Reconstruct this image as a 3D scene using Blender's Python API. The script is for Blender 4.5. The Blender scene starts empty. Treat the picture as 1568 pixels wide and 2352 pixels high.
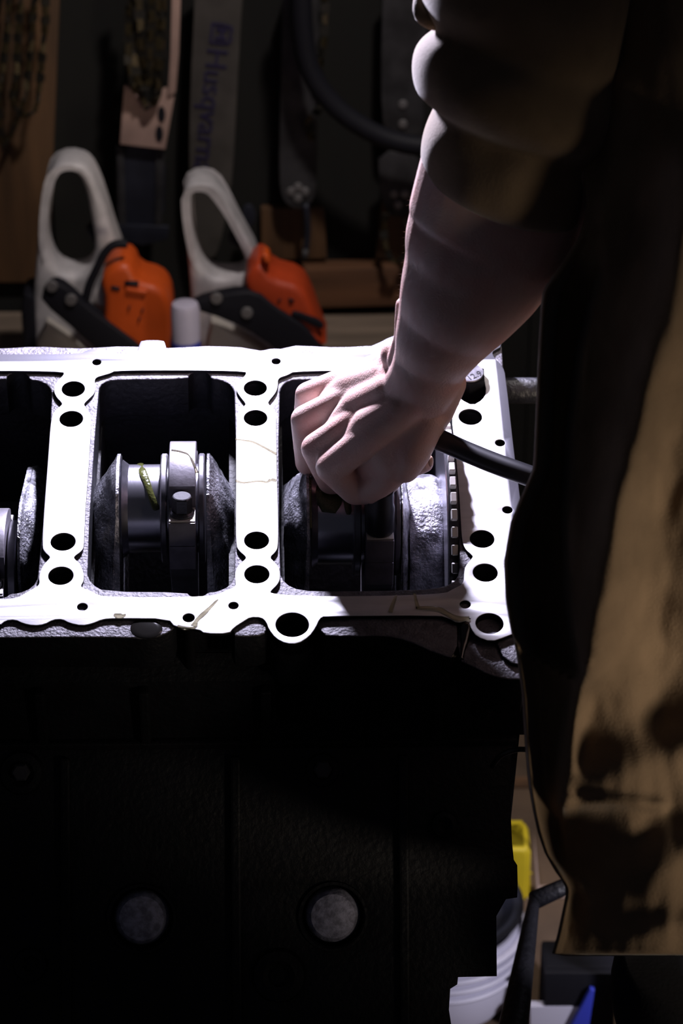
import bpy, bmesh, math, random
from mathutils import Vector, Matrix, noise
random.seed(7)
R = math.radians
PI = math.pi
SC = bpy.context.scene
COL = SC.collection

# ------------------------------------------------------------------ camera
F = 5990.0                                     # focal length in pixels of the 1568x2352 frame
CAMZ, PITCH = 1.9, R(30)
cam_d = bpy.data.cameras.new('camera')
cam = bpy.data.objects.new('camera', cam_d)
COL.objects.link(cam)
cam.location = (0, 0, CAMZ)
cam.rotation_euler = (R(90) - PITCH, 0, 0)
cam_d.sensor_fit = 'VERTICAL'
cam_d.sensor_height = 22.3
cam_d.lens = F / 2352 * 22.3
cam_d.clip_start = 0.05
cam_d.dof.use_dof = True
cam_d.dof.focus_distance = 2.10
cam_d.dof.aperture_fstop = 4.4
SC.camera = cam

# ------------------------------------------------------------------ exposure, world
SC.view_settings.view_transform = 'Standard'
SC.view_settings.look = 'None'
SC.view_settings.exposure = 0.0
SC.view_settings.gamma = 1.0
try: SC.view_settings.use_curve_mapping = False
except Exception: pass
SC.cycles.max_bounces = 8
SC.cycles.sample_clamp_indirect = 4.0
w = bpy.data.worlds.new('world'); SC.world = w; w.use_nodes = True
w.node_tree.nodes['Background'].inputs[0].default_value = (0.31, 0.32, 0.42, 1)
w.node_tree.nodes['Background'].inputs[1].default_value = 0.042

# camera -> world
CR = Matrix(((1, 0, 0), (0, math.sin(PITCH), -math.cos(PITCH)), (0, math.cos(PITCH), math.sin(PITCH))))
CO = Vector((0, 0, CAMZ))
def ray(px, py): return CR @ Vector(((px - 784) / F, (1176 - py) / F, -1.0))
def W(px, py, D): return CO + ray(px, py) * D
def onY(px, py, Y):                              # point of the view ray in the upright plane y = Y
    r = ray(px, py); return CO + r * (Y / r.y)
# frame of the engine block: x along the crankshaft, y away from the camera, z out of the sump face
_dy = Vector((-244, 5869, -5990)).normalized()
_dx = Vector((1, 0.0065, (-244 + 5869 * .0065) / 5990)).normalized()
_dz = _dx.cross(_dy)
BX, BY, BZ = CR @ _dx, CR @ _dy, CR @ _dz
BO = W(784, 1176, 2.1)
BM = Matrix.Translation(BO) @ Matrix((BX, BY, BZ)).transposed().to_4x4()
BMI = BM.inverted()
def dk(px, py, z=0.0):                           # measured on the plane z of the block
    r = ray(px, py); n = BZ
    P = CO + r * (((BO + n * z - CO).dot(n)) / r.dot(n))
    return BMI @ P
def d2(px, py, z=0.0):
    p = dk(px, py, z); return (p.x, p.y)
def toB(P): return BMI @ P

# ------------------------------------------------------------------ lights
def look(o, tgt):
    o.rotation_euler = (Vector(tgt) - o.location).to_track_quat('-Z', 'Y').to_euler()
def spot(name, loc, tgt, energy, color, size, blend, radius):
    l = bpy.data.lights.new(name, 'SPOT'); l.energy = energy; l.color = color
    l.spot_size = R(size); l.spot_blend = blend; l.shadow_soft_size = radius
    o = bpy.data.objects.new(name, l); COL.objects.link(o); o.location = loc; look(o, tgt)
    return o
LAMP = BM @ Vector((-0.085, 0.52, 0.30))
spot('work_light_beam', LAMP, BM @ Vector((-0.08, 0.0, 0.05)), 78, (0.80, 0.77, 1.0), 130, 0.6, 0.03)
spot('coat_fill_spot', (1.0, 0.76, 0.84), (0.36, 1.58, 0.86), 60, (1.0, 0.84, 0.66), 28, 0.85, 0.20)  # added warm fill for the coat, aimed clear of sleeve and arm
spot('floor_fill_spot', (1.3, 1.2, 1.0), (0.10, 2.2, 0.25), 90, (0.92, 0.88, 1.0), 32, 0.7, 0.06)  # unseen extra light, put in to brighten the bucket and its neighbours
spot('bench_fill_spot', (0.25, 2.1, 2.4), (-0.1, 2.75, 0.3), 75, (1.0, 0.91, 0.88), 50, 0.5, 0.06)  # added fill that lights the saws, bench and wall

# ------------------------------------------------------------------ materials
MATS = {}
def mat(name, color, rough=0.5, metal=0.0, bump=0.0, bscale=60.0, vary=0.0, vscale=8.0, spec=0.5, coat=0.0,
        rvar=0.0, color2=None, detail=6.0, trans=0.0, sss=0.0, wave=0.0, stretch=(1, 1, 1)):
    if name in MATS: return MATS[name]
    m = bpy.data.materials.new(name); m.use_nodes = True
    nt = m.node_tree; b = nt.nodes['Principled BSDF']
    b.inputs['Base Color'].default_value = (*color, 1)
    b.inputs['Roughness'].default_value = rough
    b.inputs['Metallic'].default_value = metal
    b.inputs['Specular IOR Level'].default_value = spec
    b.inputs['Coat Weight'].default_value = coat
    b.inputs['Coat Roughness'].default_value = 0.12
    b.inputs['Transmission Weight'].default_value = trans
    if sss:
        b.inputs['Subsurface Weight'].default_value = sss
        b.inputs['Subsurface Radius'].default_value = (0.010, 0.004, 0.002)
        b.inputs['Subsurface Scale'].default_value = 0.6
    tc = nt.nodes.new('ShaderNodeTexCoord'); mp = nt.nodes.new('ShaderNodeMapping')
    mp.inputs['Scale'].default_value = stretch
    nt.links.new(tc.outputs['Object'], mp.inputs['Vector'])
    def nz(scale, det=detail):
        n = nt.nodes.new('ShaderNodeTexNoise'); n.inputs['Scale'].default_value = scale
        n.inputs['Detail'].default_value = det; nt.links.new(mp.outputs[0], n.inputs['Vector']); return n
    if vary > 0 or color2:
        n = nz(vscale); rp = nt.nodes.new('ShaderNodeValToRGB')
        c2 = color2 or tuple(max(0, c * (1 - vary)) for c in color)
        rp.color_ramp.elements[0].position = 0.38; rp.color_ramp.elements[1].position = 0.62
        rp.color_ramp.elements[0].color = (*c2, 1); rp.color_ramp.elements[1].color = (*color, 1)
        nt.links.new(n.outputs['Fac'], rp.inputs[0]); nt.links.new(rp.outputs[0], b.inputs['Base Color'])
    if rvar > 0:
        n = nz(vscale * 2.3); mr = nt.nodes.new('ShaderNodeMapRange')
        mr.inputs['From Min'].default_value = 0.3; mr.inputs['From Max'].default_value = 0.7
        mr.inputs['To Min'].default_value = max(0.03, rough - rvar); mr.inputs['To Max'].default_value = min(1, rough + rvar)
        nt.links.new(n.outputs['Fac'], mr.inputs['Value']); nt.links.new(mr.outputs[0], b.inputs['Roughness'])
    if bump > 0:
        n = nz(bscale); bp = nt.nodes.new('ShaderNodeBump')
        bp.inputs['Strength'].default_value = bump; bp.inputs['Distance'].default_value = 0.002
        nt.links.new(n.outputs['Fac'], bp.inputs['Height']); nt.links.new(bp.outputs[0], b.inputs['Normal'])
    MATS[name] = m
    return m
M_deck = mat('machined_deck', (0.68, 0.675, 0.69), 0.48, 0.6, 0.05, 300, vary=0.10, vscale=30, stretch=(1, 6, 1))
def deck_stain():                                 # dull strip outside the old gasket's print
    nt = M_deck.node_tree; b = nt.nodes['Principled BSDF']; L = nt.links
    tc = nt.nodes.new('ShaderNodeTexCoord'); sp = nt.nodes.new('ShaderNodeSeparateXYZ'); L.new(tc.outputs['Object'], sp.inputs[0])
    def edge(sock, lo, hi):
        m = nt.nodes.new('ShaderNodeMapRange'); m.inputs['From Min'].default_value = lo; m.inputs['From Max'].default_value = hi
        L.new(sock, m.inputs['Value']); return m.outputs[0]
    a = edge(sp.outputs['Y'], 0.1845, 0.1865); c = edge(sp.outputs['X'], 0.136, 0.138)
    mx = nt.nodes.new('ShaderNodeMath'); mx.operation = 'MAXIMUM'; L.new(a, mx.inputs[0]); L.new(c, mx.inputs[1])
    mix = nt.nodes.new('ShaderNodeMix'); mix.data_type = 'RGBA'
    src = b.inputs['Base Color'].links[0].from_socket
    L.new(mx.outputs[0], mix.inputs[0]); L.new(src, mix.inputs[6]); mix.inputs[7].default_value = (0.09, 0.088, 0.105, 1)
    L.new(mix.outputs[2], b.inputs['Base Color'])
deck_stain()
M_cast = mat('oily_cast_iron', (0.11, 0.11, 0.125), 0.42, 0.3, 0.9, 480, vary=0.5, vscale=90, rvar=0.2)
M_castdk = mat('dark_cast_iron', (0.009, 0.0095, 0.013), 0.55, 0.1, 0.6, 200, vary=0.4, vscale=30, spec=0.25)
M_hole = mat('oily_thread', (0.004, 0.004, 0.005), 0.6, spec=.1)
M_ledge = mat('rough_cast_ledge', (0.15, 0.14, 0.165), 0.5, 0.2, 0.7, 420, vary=0.45, vscale=110)
M_wet = mat('wet_rough_forging', (0.60, 0.60, 0.68), 0.24, 0.5, 1.0, 420, color2=(.16, .16, .18), vscale=70, rvar=0.12, coat=0.8)
M_steel = mat('machined_steel', (0.30, 0.29, 0.33), 0.36, 0.75, 0.06, 200, vary=0.25, vscale=60, rvar=0.08)
M_polish = mat('polished_journal', (0.55, 0.54, 0.62), 0.27, 1.0, 0.04, 120, stretch=(12, 1, 1))
M_cap = mat('rod_cap_steel', (0.24, 0.225, 0.26), 0.45, 0.45, 0.08, 300, vary=0.35, vscale=50)
M_seat = mat('bright_seat', (0.62, 0.60, 0.58), 0.45, 0.4, 0.05, 200)
M_bolt = mat('black_oxide_bolt', (0.09, 0.09, 0.10), 0.28, 0.8, 0.12, 300)
M_blk = mat('black_satin_steel', (0.030, 0.030, 0.036), 0.36, 0.4)
M_boltface = mat('bolt_face', (0.05, 0.05, 0.06), 0.75, 0.0, 0.25, 300)
M_oil = mat('engine_oil', (0.92, 0.86, 0.58), 0.04, 0.0, trans=0.97, coat=0.3)
M_oilg = mat('green_oil', (0.11, 0.12, 0.035), 0.10, 0.0, 0.4, 500, trans=0.3, coat=0.5)
M_oildk = mat('dark_oil_film', (0.012, 0.011, 0.010), 0.08, 0.0, coat=0.5)
M_plug = mat('core_plug_steel', (0.50, 0.50, 0.66), 0.6, 0.2, 0.3, 500, vary=0.5, vscale=160)
M_skin = mat('skin', (0.66, 0.47, 0.43), 0.46, 0.0, 0.28, 620, vary=0.0, color2=(0.66, 0.41, 0.37), vscale=45, sss=0.12)
M_coat = mat('brown_duck_canvas', (0.235, 0.165, 0.105), 0.95, 0.0, 0.35, 500, vary=0.22, vscale=22, spec=0.1)
M_coat.node_tree.nodes['Principled BSDF'].inputs['Sheen Weight'].default_value = 0.2
M_coat.node_tree.nodes['Principled BSDF'].inputs['Sheen Roughness'].default_value = 0.35
M_trouser = mat('dark_trousers', (0.012, 0.012, 0.016), 0.9, 0.0, 0.3, 300)
M_boot = mat('boot_leather', (0.02, 0.016, 0.012), 0.5, 0.0, 0.2, 90)
M_orange = mat('orange_plastic', (0.62, 0.085, 0.008), 0.45, 0.0, 0.05, 60, vary=0.15, vscale=20)
M_red = mat('faded_red_orange_plastic', (0.50, 0.055, 0.012), 0.45, 0.0, 0.05, 60, vary=0.15, vscale=20)
M_grey = mat('grey_white_plastic', (0.50, 0.48, 0.49), 0.5, 0.0, 0.1, 60, vary=0.28, vscale=30)
M_cream = mat('yellowed_white_plastic', (0.40, 0.37, 0.33), 0.6, 0.0, 0.1, 60, vary=0.2, vscale=20)
M_rubber = mat('black_rubber', (0.009, 0.009, 0.013), 0.6, 0.0, 0.1, 100, spec=0.2)
M_screw = mat('dull_screw', (0.22, 0.21, 0.21), 0.5, 0.6)
M_wood = mat('brown_pine', (0.10, 0.048, 0.018), 0.7, 0.0, 0.15, 60, vary=0.45, vscale=6, stretch=(6, 6, 0.6))
M_woodh = mat('pine_rail', (0.14, 0.060, 0.025), 0.7, 0.0, 0.15, 60, vary=0.45, vscale=6, stretch=(0.6, 6, 6))
M_dkwood = mat('shade_dark_planks', (0.0035, 0.0032, 0.0016), 0.9, 0.0, 0.2, 40, vary=0.4, vscale=4, stretch=(6, 6, 0.6))  # near-black colour stands in for the shade over the wall planks
M_bench = mat('worn_bench_top', (0.20, 0.15, 0.11), 0.8, 0.0, 0.2, 40, vary=0.4, vscale=10, stretch=(0.6, 6, 6))
M_floor = mat('dirty_floor', (0.10, 0.062, 0.034), 0.9, 0.0, 0.3, 30, vary=0.4, vscale=8)
M_bar = mat('guide_bar_steel', (0.085, 0.077, 0.068), 0.55, 0.3, 0.1, 60, vary=0.25, vscale=25)
M_bar2 = mat('grimy_guide_bar', (0.045, 0.043, 0.046), 0.6, 0.3, 0.2, 60, vary=0.5, vscale=30)
M_bardk = mat('blued_bar', (0.020, 0.022, 0.035), 0.5, 0.2, 0.1, 60, vary=0.3, vscale=30)
M_ink = mat('dark_blue_print', (0.018, 0.014, 0.05), 0.6)
M_card = mat('pinkish_card', (0.42, 0.28, 0.23), 0.9, 0.0, 0.1, 60, vary=0.2, vscale=18)
M_chain = mat('saw_chain', (0.03, 0.027, 0.022), 0.5, 0.6, 0.2, 200)
M_chaing = mat('saw_chain_tie_strap', (0.075, 0.058, 0.03), 0.4, 0.7, 0.2, 200)
M_white = mat('white_bucket_plastic', (0.50, 0.49, 0.60), 0.5, 0.0, 0.05, 30, vary=0.1, vscale=5)
M_whitet = mat('translucent_white_bottle', (0.50, 0.47, 0.58), 0.45, 0.0, 0.05, 30, vary=0.15, vscale=12)
M_blue = mat('blue_plastic', (0.03, 0.045, 0.42), 0.5)
M_yellow = mat('yellow_plastic', (0.60, 0.46, 0.015), 0.5, 0.0, 0.05, 30, vary=0.15, vscale=20)
M_pink = mat('bare_plaster_board', (0.42, 0.31, 0.26), 0.9, 0.0, 0.1, 30, vary=0.15, vscale=14)
M_stand = mat('black_stand_paint', (0.016, 0.016, 0.022), 0.45, 0.1, 0.7, 160, vary=0.4, vscale=50)

# ------------------------------------------------------------------ builders
def clean(nm): return nm
def link(name, me, m=None, parent=None, smooth=False):
    o = bpy.data.objects.new(name, me); COL.objects.link(o)
    if m is not None:
        me.materials.clear(); me.materials.append(m)
    if smooth:
        for p in me.polygons: p.use_smooth = True
    if parent is not None: o.parent = parent
    return o
def tag(o, label=None, cat=None, group=None, kind=None):
    if label: o['label'] = label
    if cat: o['category'] = cat
    if group: o['group'] = group
    if kind: o['kind'] = kind
    return o
def thing(name, label, cat, mw=None, group=None):
    o = bpy.data.objects.new(name, None); COL.objects.link(o)
    o.empty_display_size = 0.05
    if mw is not None: o.matrix_world = mw
    tag(o, label, cat, group); return o
def bm_obj(name, bm, m, parent=None, smooth=False, mw=None):
    bmesh.ops.recalc_face_normals(bm, faces=bm.faces)
    me = bpy.data.meshes.new(name); bm.to_mesh(me); bm.free()
    o = link(name, me, m, parent, smooth)
    if mw is not None: o.matrix_local = mw
    return o
def autosmooth(me, ang=35):
    bm = bmesh.new(); bm.from_mesh(me)
    for e in bm.edges:
        e.smooth = not (len(e.link_faces) == 2 and e.calc_face_angle(0) > R(ang))
    for f in bm.faces: f.smooth = True
    bm.to_mesh(me); bm.free()
def chaikin(pts, n=1):
    for _ in range(n):
        q = []
        for i in range(len(pts)):
            a, b = pts[i], pts[(i + 1) % len(pts)]
            q.append((a[0] * .75 + b[0] * .25, a[1] * .75 + b[1] * .25))
            q.append((a[0] * .25 + b[0] * .75, a[1] * .25 + b[1] * .75))
        pts = q
    return pts
def circ(cx, cy, r, n=40): return [(cx + r * math.cos(2 * PI * i / n), cy + r * math.sin(2 * PI * i / n)) for i in range(n)]
DG = None
def plate(name, loops, z0, z1, m, parent=None, bevel=0.0, mw=None, sm=True):
    """flat shape with holes, thickness z0..z1 along local z; mw turns it"""
    cu = bpy.data.curves.new(name, 'CURVE'); cu.dimensions = '2D'; cu.fill_mode = 'BOTH'
    cu.extrude = (z1 - z0) / 2 - bevel; cu.bevel_depth = bevel; cu.bevel_resolution = 2; cu.offset = -bevel
    for lp in loops:
        s = cu.splines.new('POLY'); s.points.add(len(lp) - 1); s.use_cyclic_u = True
        for i, p in enumerate(lp): s.points[i].co = (p[0], p[1], 0, 1)
    t = bpy.data.objects.new('tmp', cu); COL.objects.link(t)
    dg = bpy.context.evaluated_depsgraph_get(); dg.update()
    me = bpy.data.meshes.new_from_object(t.evaluated_get(dg), depsgraph=dg)
    bpy.data.objects.remove(t); bpy.data.curves.remove(cu)
    bm = bmesh.new(); bm.from_mesh(me)
    bmesh.ops.remove_doubles(bm, verts=bm.verts, dist=1e-6)
    bmesh.ops.translate(bm, verts=bm.verts, vec=(0, 0, (z0 + z1) / 2))
    bmesh.ops.recalc_face_normals(bm, faces=bm.faces)
    if mw is not None: bmesh.ops.transform(bm, matrix=mw, verts=bm.verts)
    bm.to_mesh(me); bm.free(); me.name = name
    if sm: autosmooth(me)
    return link(name, me, m, parent)
YZ = Matrix(((0, 0, 1, 0), (1, 0, 0, 0), (0, 1, 0, 0), (0, 0, 0, 1)))     # plate (u,v,w) -> (x=w, y=u, z=v)
XZ = Matrix(((1, 0, 0, 0), (0, 0, -1, 0), (0, 1, 0, 0), (0, 0, 0, 1)))    # plate (u,v,w) -> (x=u, z=v, y=-w)
def box(name, lo, hi, m, parent=None, bevel=0.0, mw=None):
    bm = bmesh.new(); bmesh.ops.create_cube(bm, size=1)
    for v in bm.verts:
        v.co = Vector([lo[i] + (v.co[i] + .5) * (hi[i] - lo[i]) for i in range(3)])
    if bevel: bmesh.ops.bevel(bm, geom=bm.edges[:], offset=bevel, segments=2, affect='EDGES', profile=.6)
    return bm_obj(name, bm, m, parent, mw=mw)
def rings_bm(rings, cap=True, closed=False):
    bm = bmesh.new(); vs = [[bm.verts.new(p) for p in r] for r in rings]
    n = len(vs[0]); k = len(vs)
    for i in range(k if closed else k - 1):
        a, b = vs[i], vs[(i + 1) % k]
        for j in range(n):
            bm.faces.new((a[j], a[(j + 1) % n], b[(j + 1) % n], b[j]))
    if cap and not closed:
        bm.faces.new(vs[0][::-1]); bm.faces.new(vs[-1])
    return bm
def lathe(name, prof, m, parent=None, n=40, axis='Z', mw=None):
    """prof: list of (r, h)"""
    rings = []
    for r, h in prof:
        r = max(r, 1e-5)
        if axis == 'Z': rings.append([(r * math.cos(2 * PI * j / n), r * math.sin(2 * PI * j / n), h) for j in range(n)])
        else: rings.append([(h, r * math.cos(2 * PI * j / n), r * math.sin(2 * PI * j / n)) for j in range(n)])
    bm = rings_bm(rings, closed=prof[0][0] > 1e-4 and prof[-1][0] > 1e-4)
    if mw is not None: bmesh.ops.transform(bm, matrix=mw, verts=bm.verts)
    o = bm_obj(name, bm, m, parent); autosmooth(o.data, 32); return o
def frames(pts):
    out = []; up = None
    for i, p in enumerate(pts):
        t = (pts[min(i + 1, len(pts) - 1)] - pts[max(i - 1, 0)]).normalized()
        if up is None:
            up = Vector((0, 0, 1)) if abs(t.z) < .9 else Vector((1, 0, 0))
        s = t.cross(up).normalized(); up = s.cross(t).normalized(); out.append((s, up))
    return out
def catmull(pts, k=6):
    P = [pts[0]] + list(pts) + [pts[-1]]; out = []
    for i in range(1, len(P) - 2):
        for j in range(k):
            t = j / k; a, b, c, d = P[i - 1], P[i], P[i + 1], P[i + 2]
            out.append(.5 * ((2 * b) + (c - a) * t + (2 * a - 5 * b + 4 * c - d) * t * t + (3 * b - a - 3 * c + d) * t ** 3))
    out.append(pts[-1]); return out
def tube_bm(pts, rad, n=12, flat=None, smooth=4):
    pts = [Vector(p) for p in pts]
    if not hasattr(rad, '__len__'): rad = [rad] * len(pts)
    if smooth:
        rr = [Vector((r, 0, 0)) for r in rad]; rad = [v.x for v in catmull(rr, smooth)]; pts = catmull(pts, smooth)
    rings = []
    for (s, u), p, r in zip(frames(pts), pts, rad):
        rings.append([p + s * (r * math.cos(2 * PI * j / n)) + u * (r * (flat or 1) * math.sin(2 * PI * j / n)) for j in range(n)])
    return rings_bm(rings)
def tube(name, pts, rad, m, parent=None, n=12, flat=None, smooth=4):
    return bm_obj(name, tube_bm(pts, rad, n, flat, smooth), m, parent, smooth=True)
def text_mesh(name, body, size, m, parent, mw, depth=0.0004):
    cu = bpy.data.curves.new(name, 'FONT'); cu.body = body; cu.size = size; cu.extrude = depth; cu.align_x = 'CENTER'; cu.align_y = 'CENTER'
    t = bpy.data.objects.new('tmp', cu); COL.objects.link(t)
    dg = bpy.context.evaluated_depsgraph_get(); dg.update()
    me = bpy.data.meshes.new_from_object(t.evaluated_get(dg), depsgraph=dg)
    bpy.data.objects.remove(t); bpy.data.curves.remove(cu)
    me.transform(mw); me.name = name
    return link(name, me, m, parent)

# ================================================================== SETTING
WALLY, BENCHZ = 3.15, 0.40
fl = box('floor', (-3, -1.5, -0.05), (3, 3.3, 0), M_floor); tag(fl, kind='structure')
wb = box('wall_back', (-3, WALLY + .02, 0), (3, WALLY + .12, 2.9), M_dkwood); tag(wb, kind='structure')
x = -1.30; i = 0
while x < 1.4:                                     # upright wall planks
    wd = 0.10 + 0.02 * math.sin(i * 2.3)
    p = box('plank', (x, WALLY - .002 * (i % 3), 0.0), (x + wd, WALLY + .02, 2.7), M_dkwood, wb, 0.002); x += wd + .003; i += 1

# ================================================================== BENCH
bench = thing('workbench', 'low worn wooden bench along the back wall under the hanging guide bars', 'bench', Matrix.Translation((-0.55, 2.8, 0)))
def bpart(name, lo, hi, m, bev=.003): return box(name, [lo[k] - (-0.55, 2.8, 0)[k] for k in range(3)], [hi[k] - (-0.55, 2.8, 0)[k] for k in range(3)], m, bench, bev)
yy = 2.485
for k in range(5):
    bpart('board', (-1.30, yy, BENCHZ - .035), (0.17, yy + .126, BENCHZ), M_bench); yy += .13
for xx in (-1.25, 0.08):
    for y2 in (2.54, 3.04): bpart('leg', (xx, y2, 0), (xx + .07, y2 + .07, BENCHZ - .035), M_wood)
bpart('apron', (-1.25, 2.52, BENCHZ - .12), (0.15, 2.545, BENCHZ - .035), M_wood)

# pine rail and stiles nailed to the wall
def wallplate(name, pts, y0, th, m, parent=None, holes=(), bev=.001, base=None, sub=0, zmin=-9):
    """outline measured in the upright plane y=y0, th deep towards the camera"""
    b = base or Vector((0, 0, 0))
    lps = []
    for lp in [pts] + list(holes):
        q = []
        for (a, c) in lp:
            P = onY(a, c, y0); q.append((P.x - b.x, max(zmin, P.z - b.z)))
        lps.append(chaikin(q, sub) if sub else q)
    o = plate(name, lps, 0, th, m, parent, bev, mw=Matrix.Translation((0, y0 - b.y, 0)) @ XZ)
    return o
rail = wallplate('wall_rail', [(560, 600), (1180, 590), (1180, 672), (560, 690)], WALLY - .008, .03, M_woodh)
tag(rail, 'brown pine rail low on the dark back wall behind the chainsaws', 'board')
kick = wallplate('wall_board', [(600, 470), (745, 470), (750, 585), (600, 590)], WALLY - .008, .012, M_wood)
tag(kick, 'short brown board on the back wall below the slim grey guide bar', 'board')
st = wallplate('wall_board', [(20, -60), (140, -60), (112, 640), (-90, 640), (-60, 300)], WALLY - .008, .012, M_wood)
tag(st, 'tall brown board at the left end of the back wall', 'board')
st2 = wallplate('wall_board', [(880, 420), (940, 420), (940, 588), (862, 588)], WALLY - .008, .010, M_wood)
tag(st2, 'narrow brown board on the back wall behind the looped chain by the forearm', 'board')

# ================================================================== HANGING BARS AND CHAINS
def nail(parent, P):
    lathe('nail', [(0, -.03), (.002, -.03), (.002, .005), (.005, .005), (.005, .007), (0, .007)], M_screw, parent, 10,
          mw=Matrix.Translation(P) @ Matrix.Rotation(R(90), 4, 'X'))
def chain_links(pts, parent, step=.014, sz=.0065, y=0.0):
    """a saw chain: alternating drive links and tie straps along a 3-D path"""
    pts = catmull([Vector(p) for p in pts], 8); acc = 0; k = 0; last = pts[0]
    me = {}
    for nm, mm, s in (('drive_link', M_chain, (1.0, .5, .85)), ('tie_strap', M_chaing, (1.1, .8, .5))):
        bm = bmesh.new(); bmesh.ops.create_cube(bm, size=1)
        for v in bm.verts: v.co = Vector((v.co.x * s[0] * sz * 2 * (1 if v.co.z < 0 else .7), v.co.y * s[1] * sz, v.co.z * s[2] * sz * 2))
        m_ = bpy.data.meshes.new(nm); bm.to_mesh(m_); bm.free(); m_.materials.append(mm); me[k] = (nm, m_); k += 1
    k = 0
    for a, b in zip(pts, pts[1:]):
        L = (b - a).length; 
        while acc < L:
            P = a + (b - a) * (acc / L); d = (b - a).normalized()
            nm, m_ = me[k % 2]; o = bpy.data.objects.new(nm, m_); COL.objects.link(o); o.parent = parent
            o.rotation_mode = 'QUATERNION'
            o.rotation_quaternion = d.to_track_quat('X', 'Y'); o.location = P; k += 1; acc += step
        acc -= L
def gbar(label, pts, y0, m, cat='guide bar', th=.006, extra=None, holes=(), sub=1, name='guide_bar', top=None):
    cx = sum(p[0] for p in pts) / len(pts); b = onY(cx, min(p[1] for p in pts), y0)
    t = thing(name, label, cat, Matrix.Translation(b), 'saw bars and chains hung on the back wall')
    wallplate('blade', pts, y0, th, m, t, holes, .0012, b, sub)
    if extra: extra(t, b, y0)
    return t
def rivets(pp, r=.006):
    def f(t, b, y0):
        for (a, c) in pp:
            P = onY(a, c, y0 - .006) - b
            lathe('rivet', [(0, 0), (r, 0), (r * .8, -.0025), (0, -.003)], M_screw, t, 12, mw=Matrix.Translation(P) @ Matrix.Rotation(R(90), 4, 'X') @ Matrix.Scale(-1, 4, (0, 0, 1)))
    return f
HB = WALLY - .05
# bar in pinkish card scabbard
def ex_card(t, b, y0):
    for e in ([(268, 335), (283, 335), (290, 520), (272, 520)], [(358, 335), (378, 335), (372, 520), (356, 520)]):
        wallplate('rail_edge', e, y0 - .006, .003, M_bar2, t, (), .0005, b)
    wallplate('foot', [(262, 512), (388, 516), (386, 545), (330, 560), (285, 552)], y0 - .004, .006, M_bardk, t, (), .001, b)
t = gbar('long dark blued guide bar hanging below a pinkish card sleeve', [(268, 325), (380, 325), (378, 530), (268, 530)], HB, M_bardk, extra=ex_card)
slv = thing('card_sleeve', 'pinkish card sleeve with an upright strip, on the wall above the left chainsaw', 'sleeve', Matrix.Translation(onY(340, -80, HB - .012)))
bS = onY(340, -80, HB - .012)
wallplate('panel', [(286, 192), (318, 196), (335, 236), (352, 236), (368, 205), (388, 196), (404, 200), (380, 338), (276, 326)], HB - .012, .008, M_card, slv, (), .001, bS)
wallplate('strip', [(398, -120), (419, -120), (411, 120), (404, 205), (386, 215), (392, 120)], HB - .012, .012, M_card, slv, (), .001, bS)
for (a, c) in ((371, 262), (366, 306)):
    P = onY(a, c, HB - .021) - bS
    lathe('hole_patch', [(0, 0), (.006, 0), (.006, .001), (0, .001)], M_rubber, slv, 14, mw=Matrix.Translation(P) @ Matrix.Rotation(R(90), 4, 'X') @ Matrix.Diagonal((.8, 1.8, 1, 1)))
def chain_thing(label, pxs, y0, group='saw bars and chains hung on the back wall', step=.014, sz=.0065):
    b = onY(*pxs[0], y0); t = thing('saw_chain', label, 'chain', Matrix.Translation(b), group)
    chain_links([onY(a, c, y0 + .006 * math.sin(i * 1.7)) - b for i, (a, c) in enumerate(pxs)], t, step, sz)
    return t
chain_thing('bunched dark saw chain hanging in front of the pinkish card sleeve',
    [(300, -90), (298, 0), (296, 120), (305, 190), (320, 215), (342, 245), (362, 215), (366, 150), (372, 60), (372, -60), (350, -20), (345, 80), (343, 190),
     (330, 150), (322, 60), (318, -40), (308, 60), (312, 170), (330, 200), (352, 160), (360, 40), (358, -80)], HB - .035, step=.0125, sz=.008)
chain_thing('tangled brassy-glinting saw chain hung at the far left of the wall',
    [(60, -90), (48, 0), (40, 90), (38, 170), (30, 230), (50, 262), (78, 255), (90, 200), (98, 110), (104, 40), (100, -60), (80, 0), (72, 90), (62, 180), (58, 220),
     (30, 300), (8, 330), (-4, 260), (5, 160), (18, 60), (20, -60)], HB - .01, step=.0125, sz=.0068)
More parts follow.
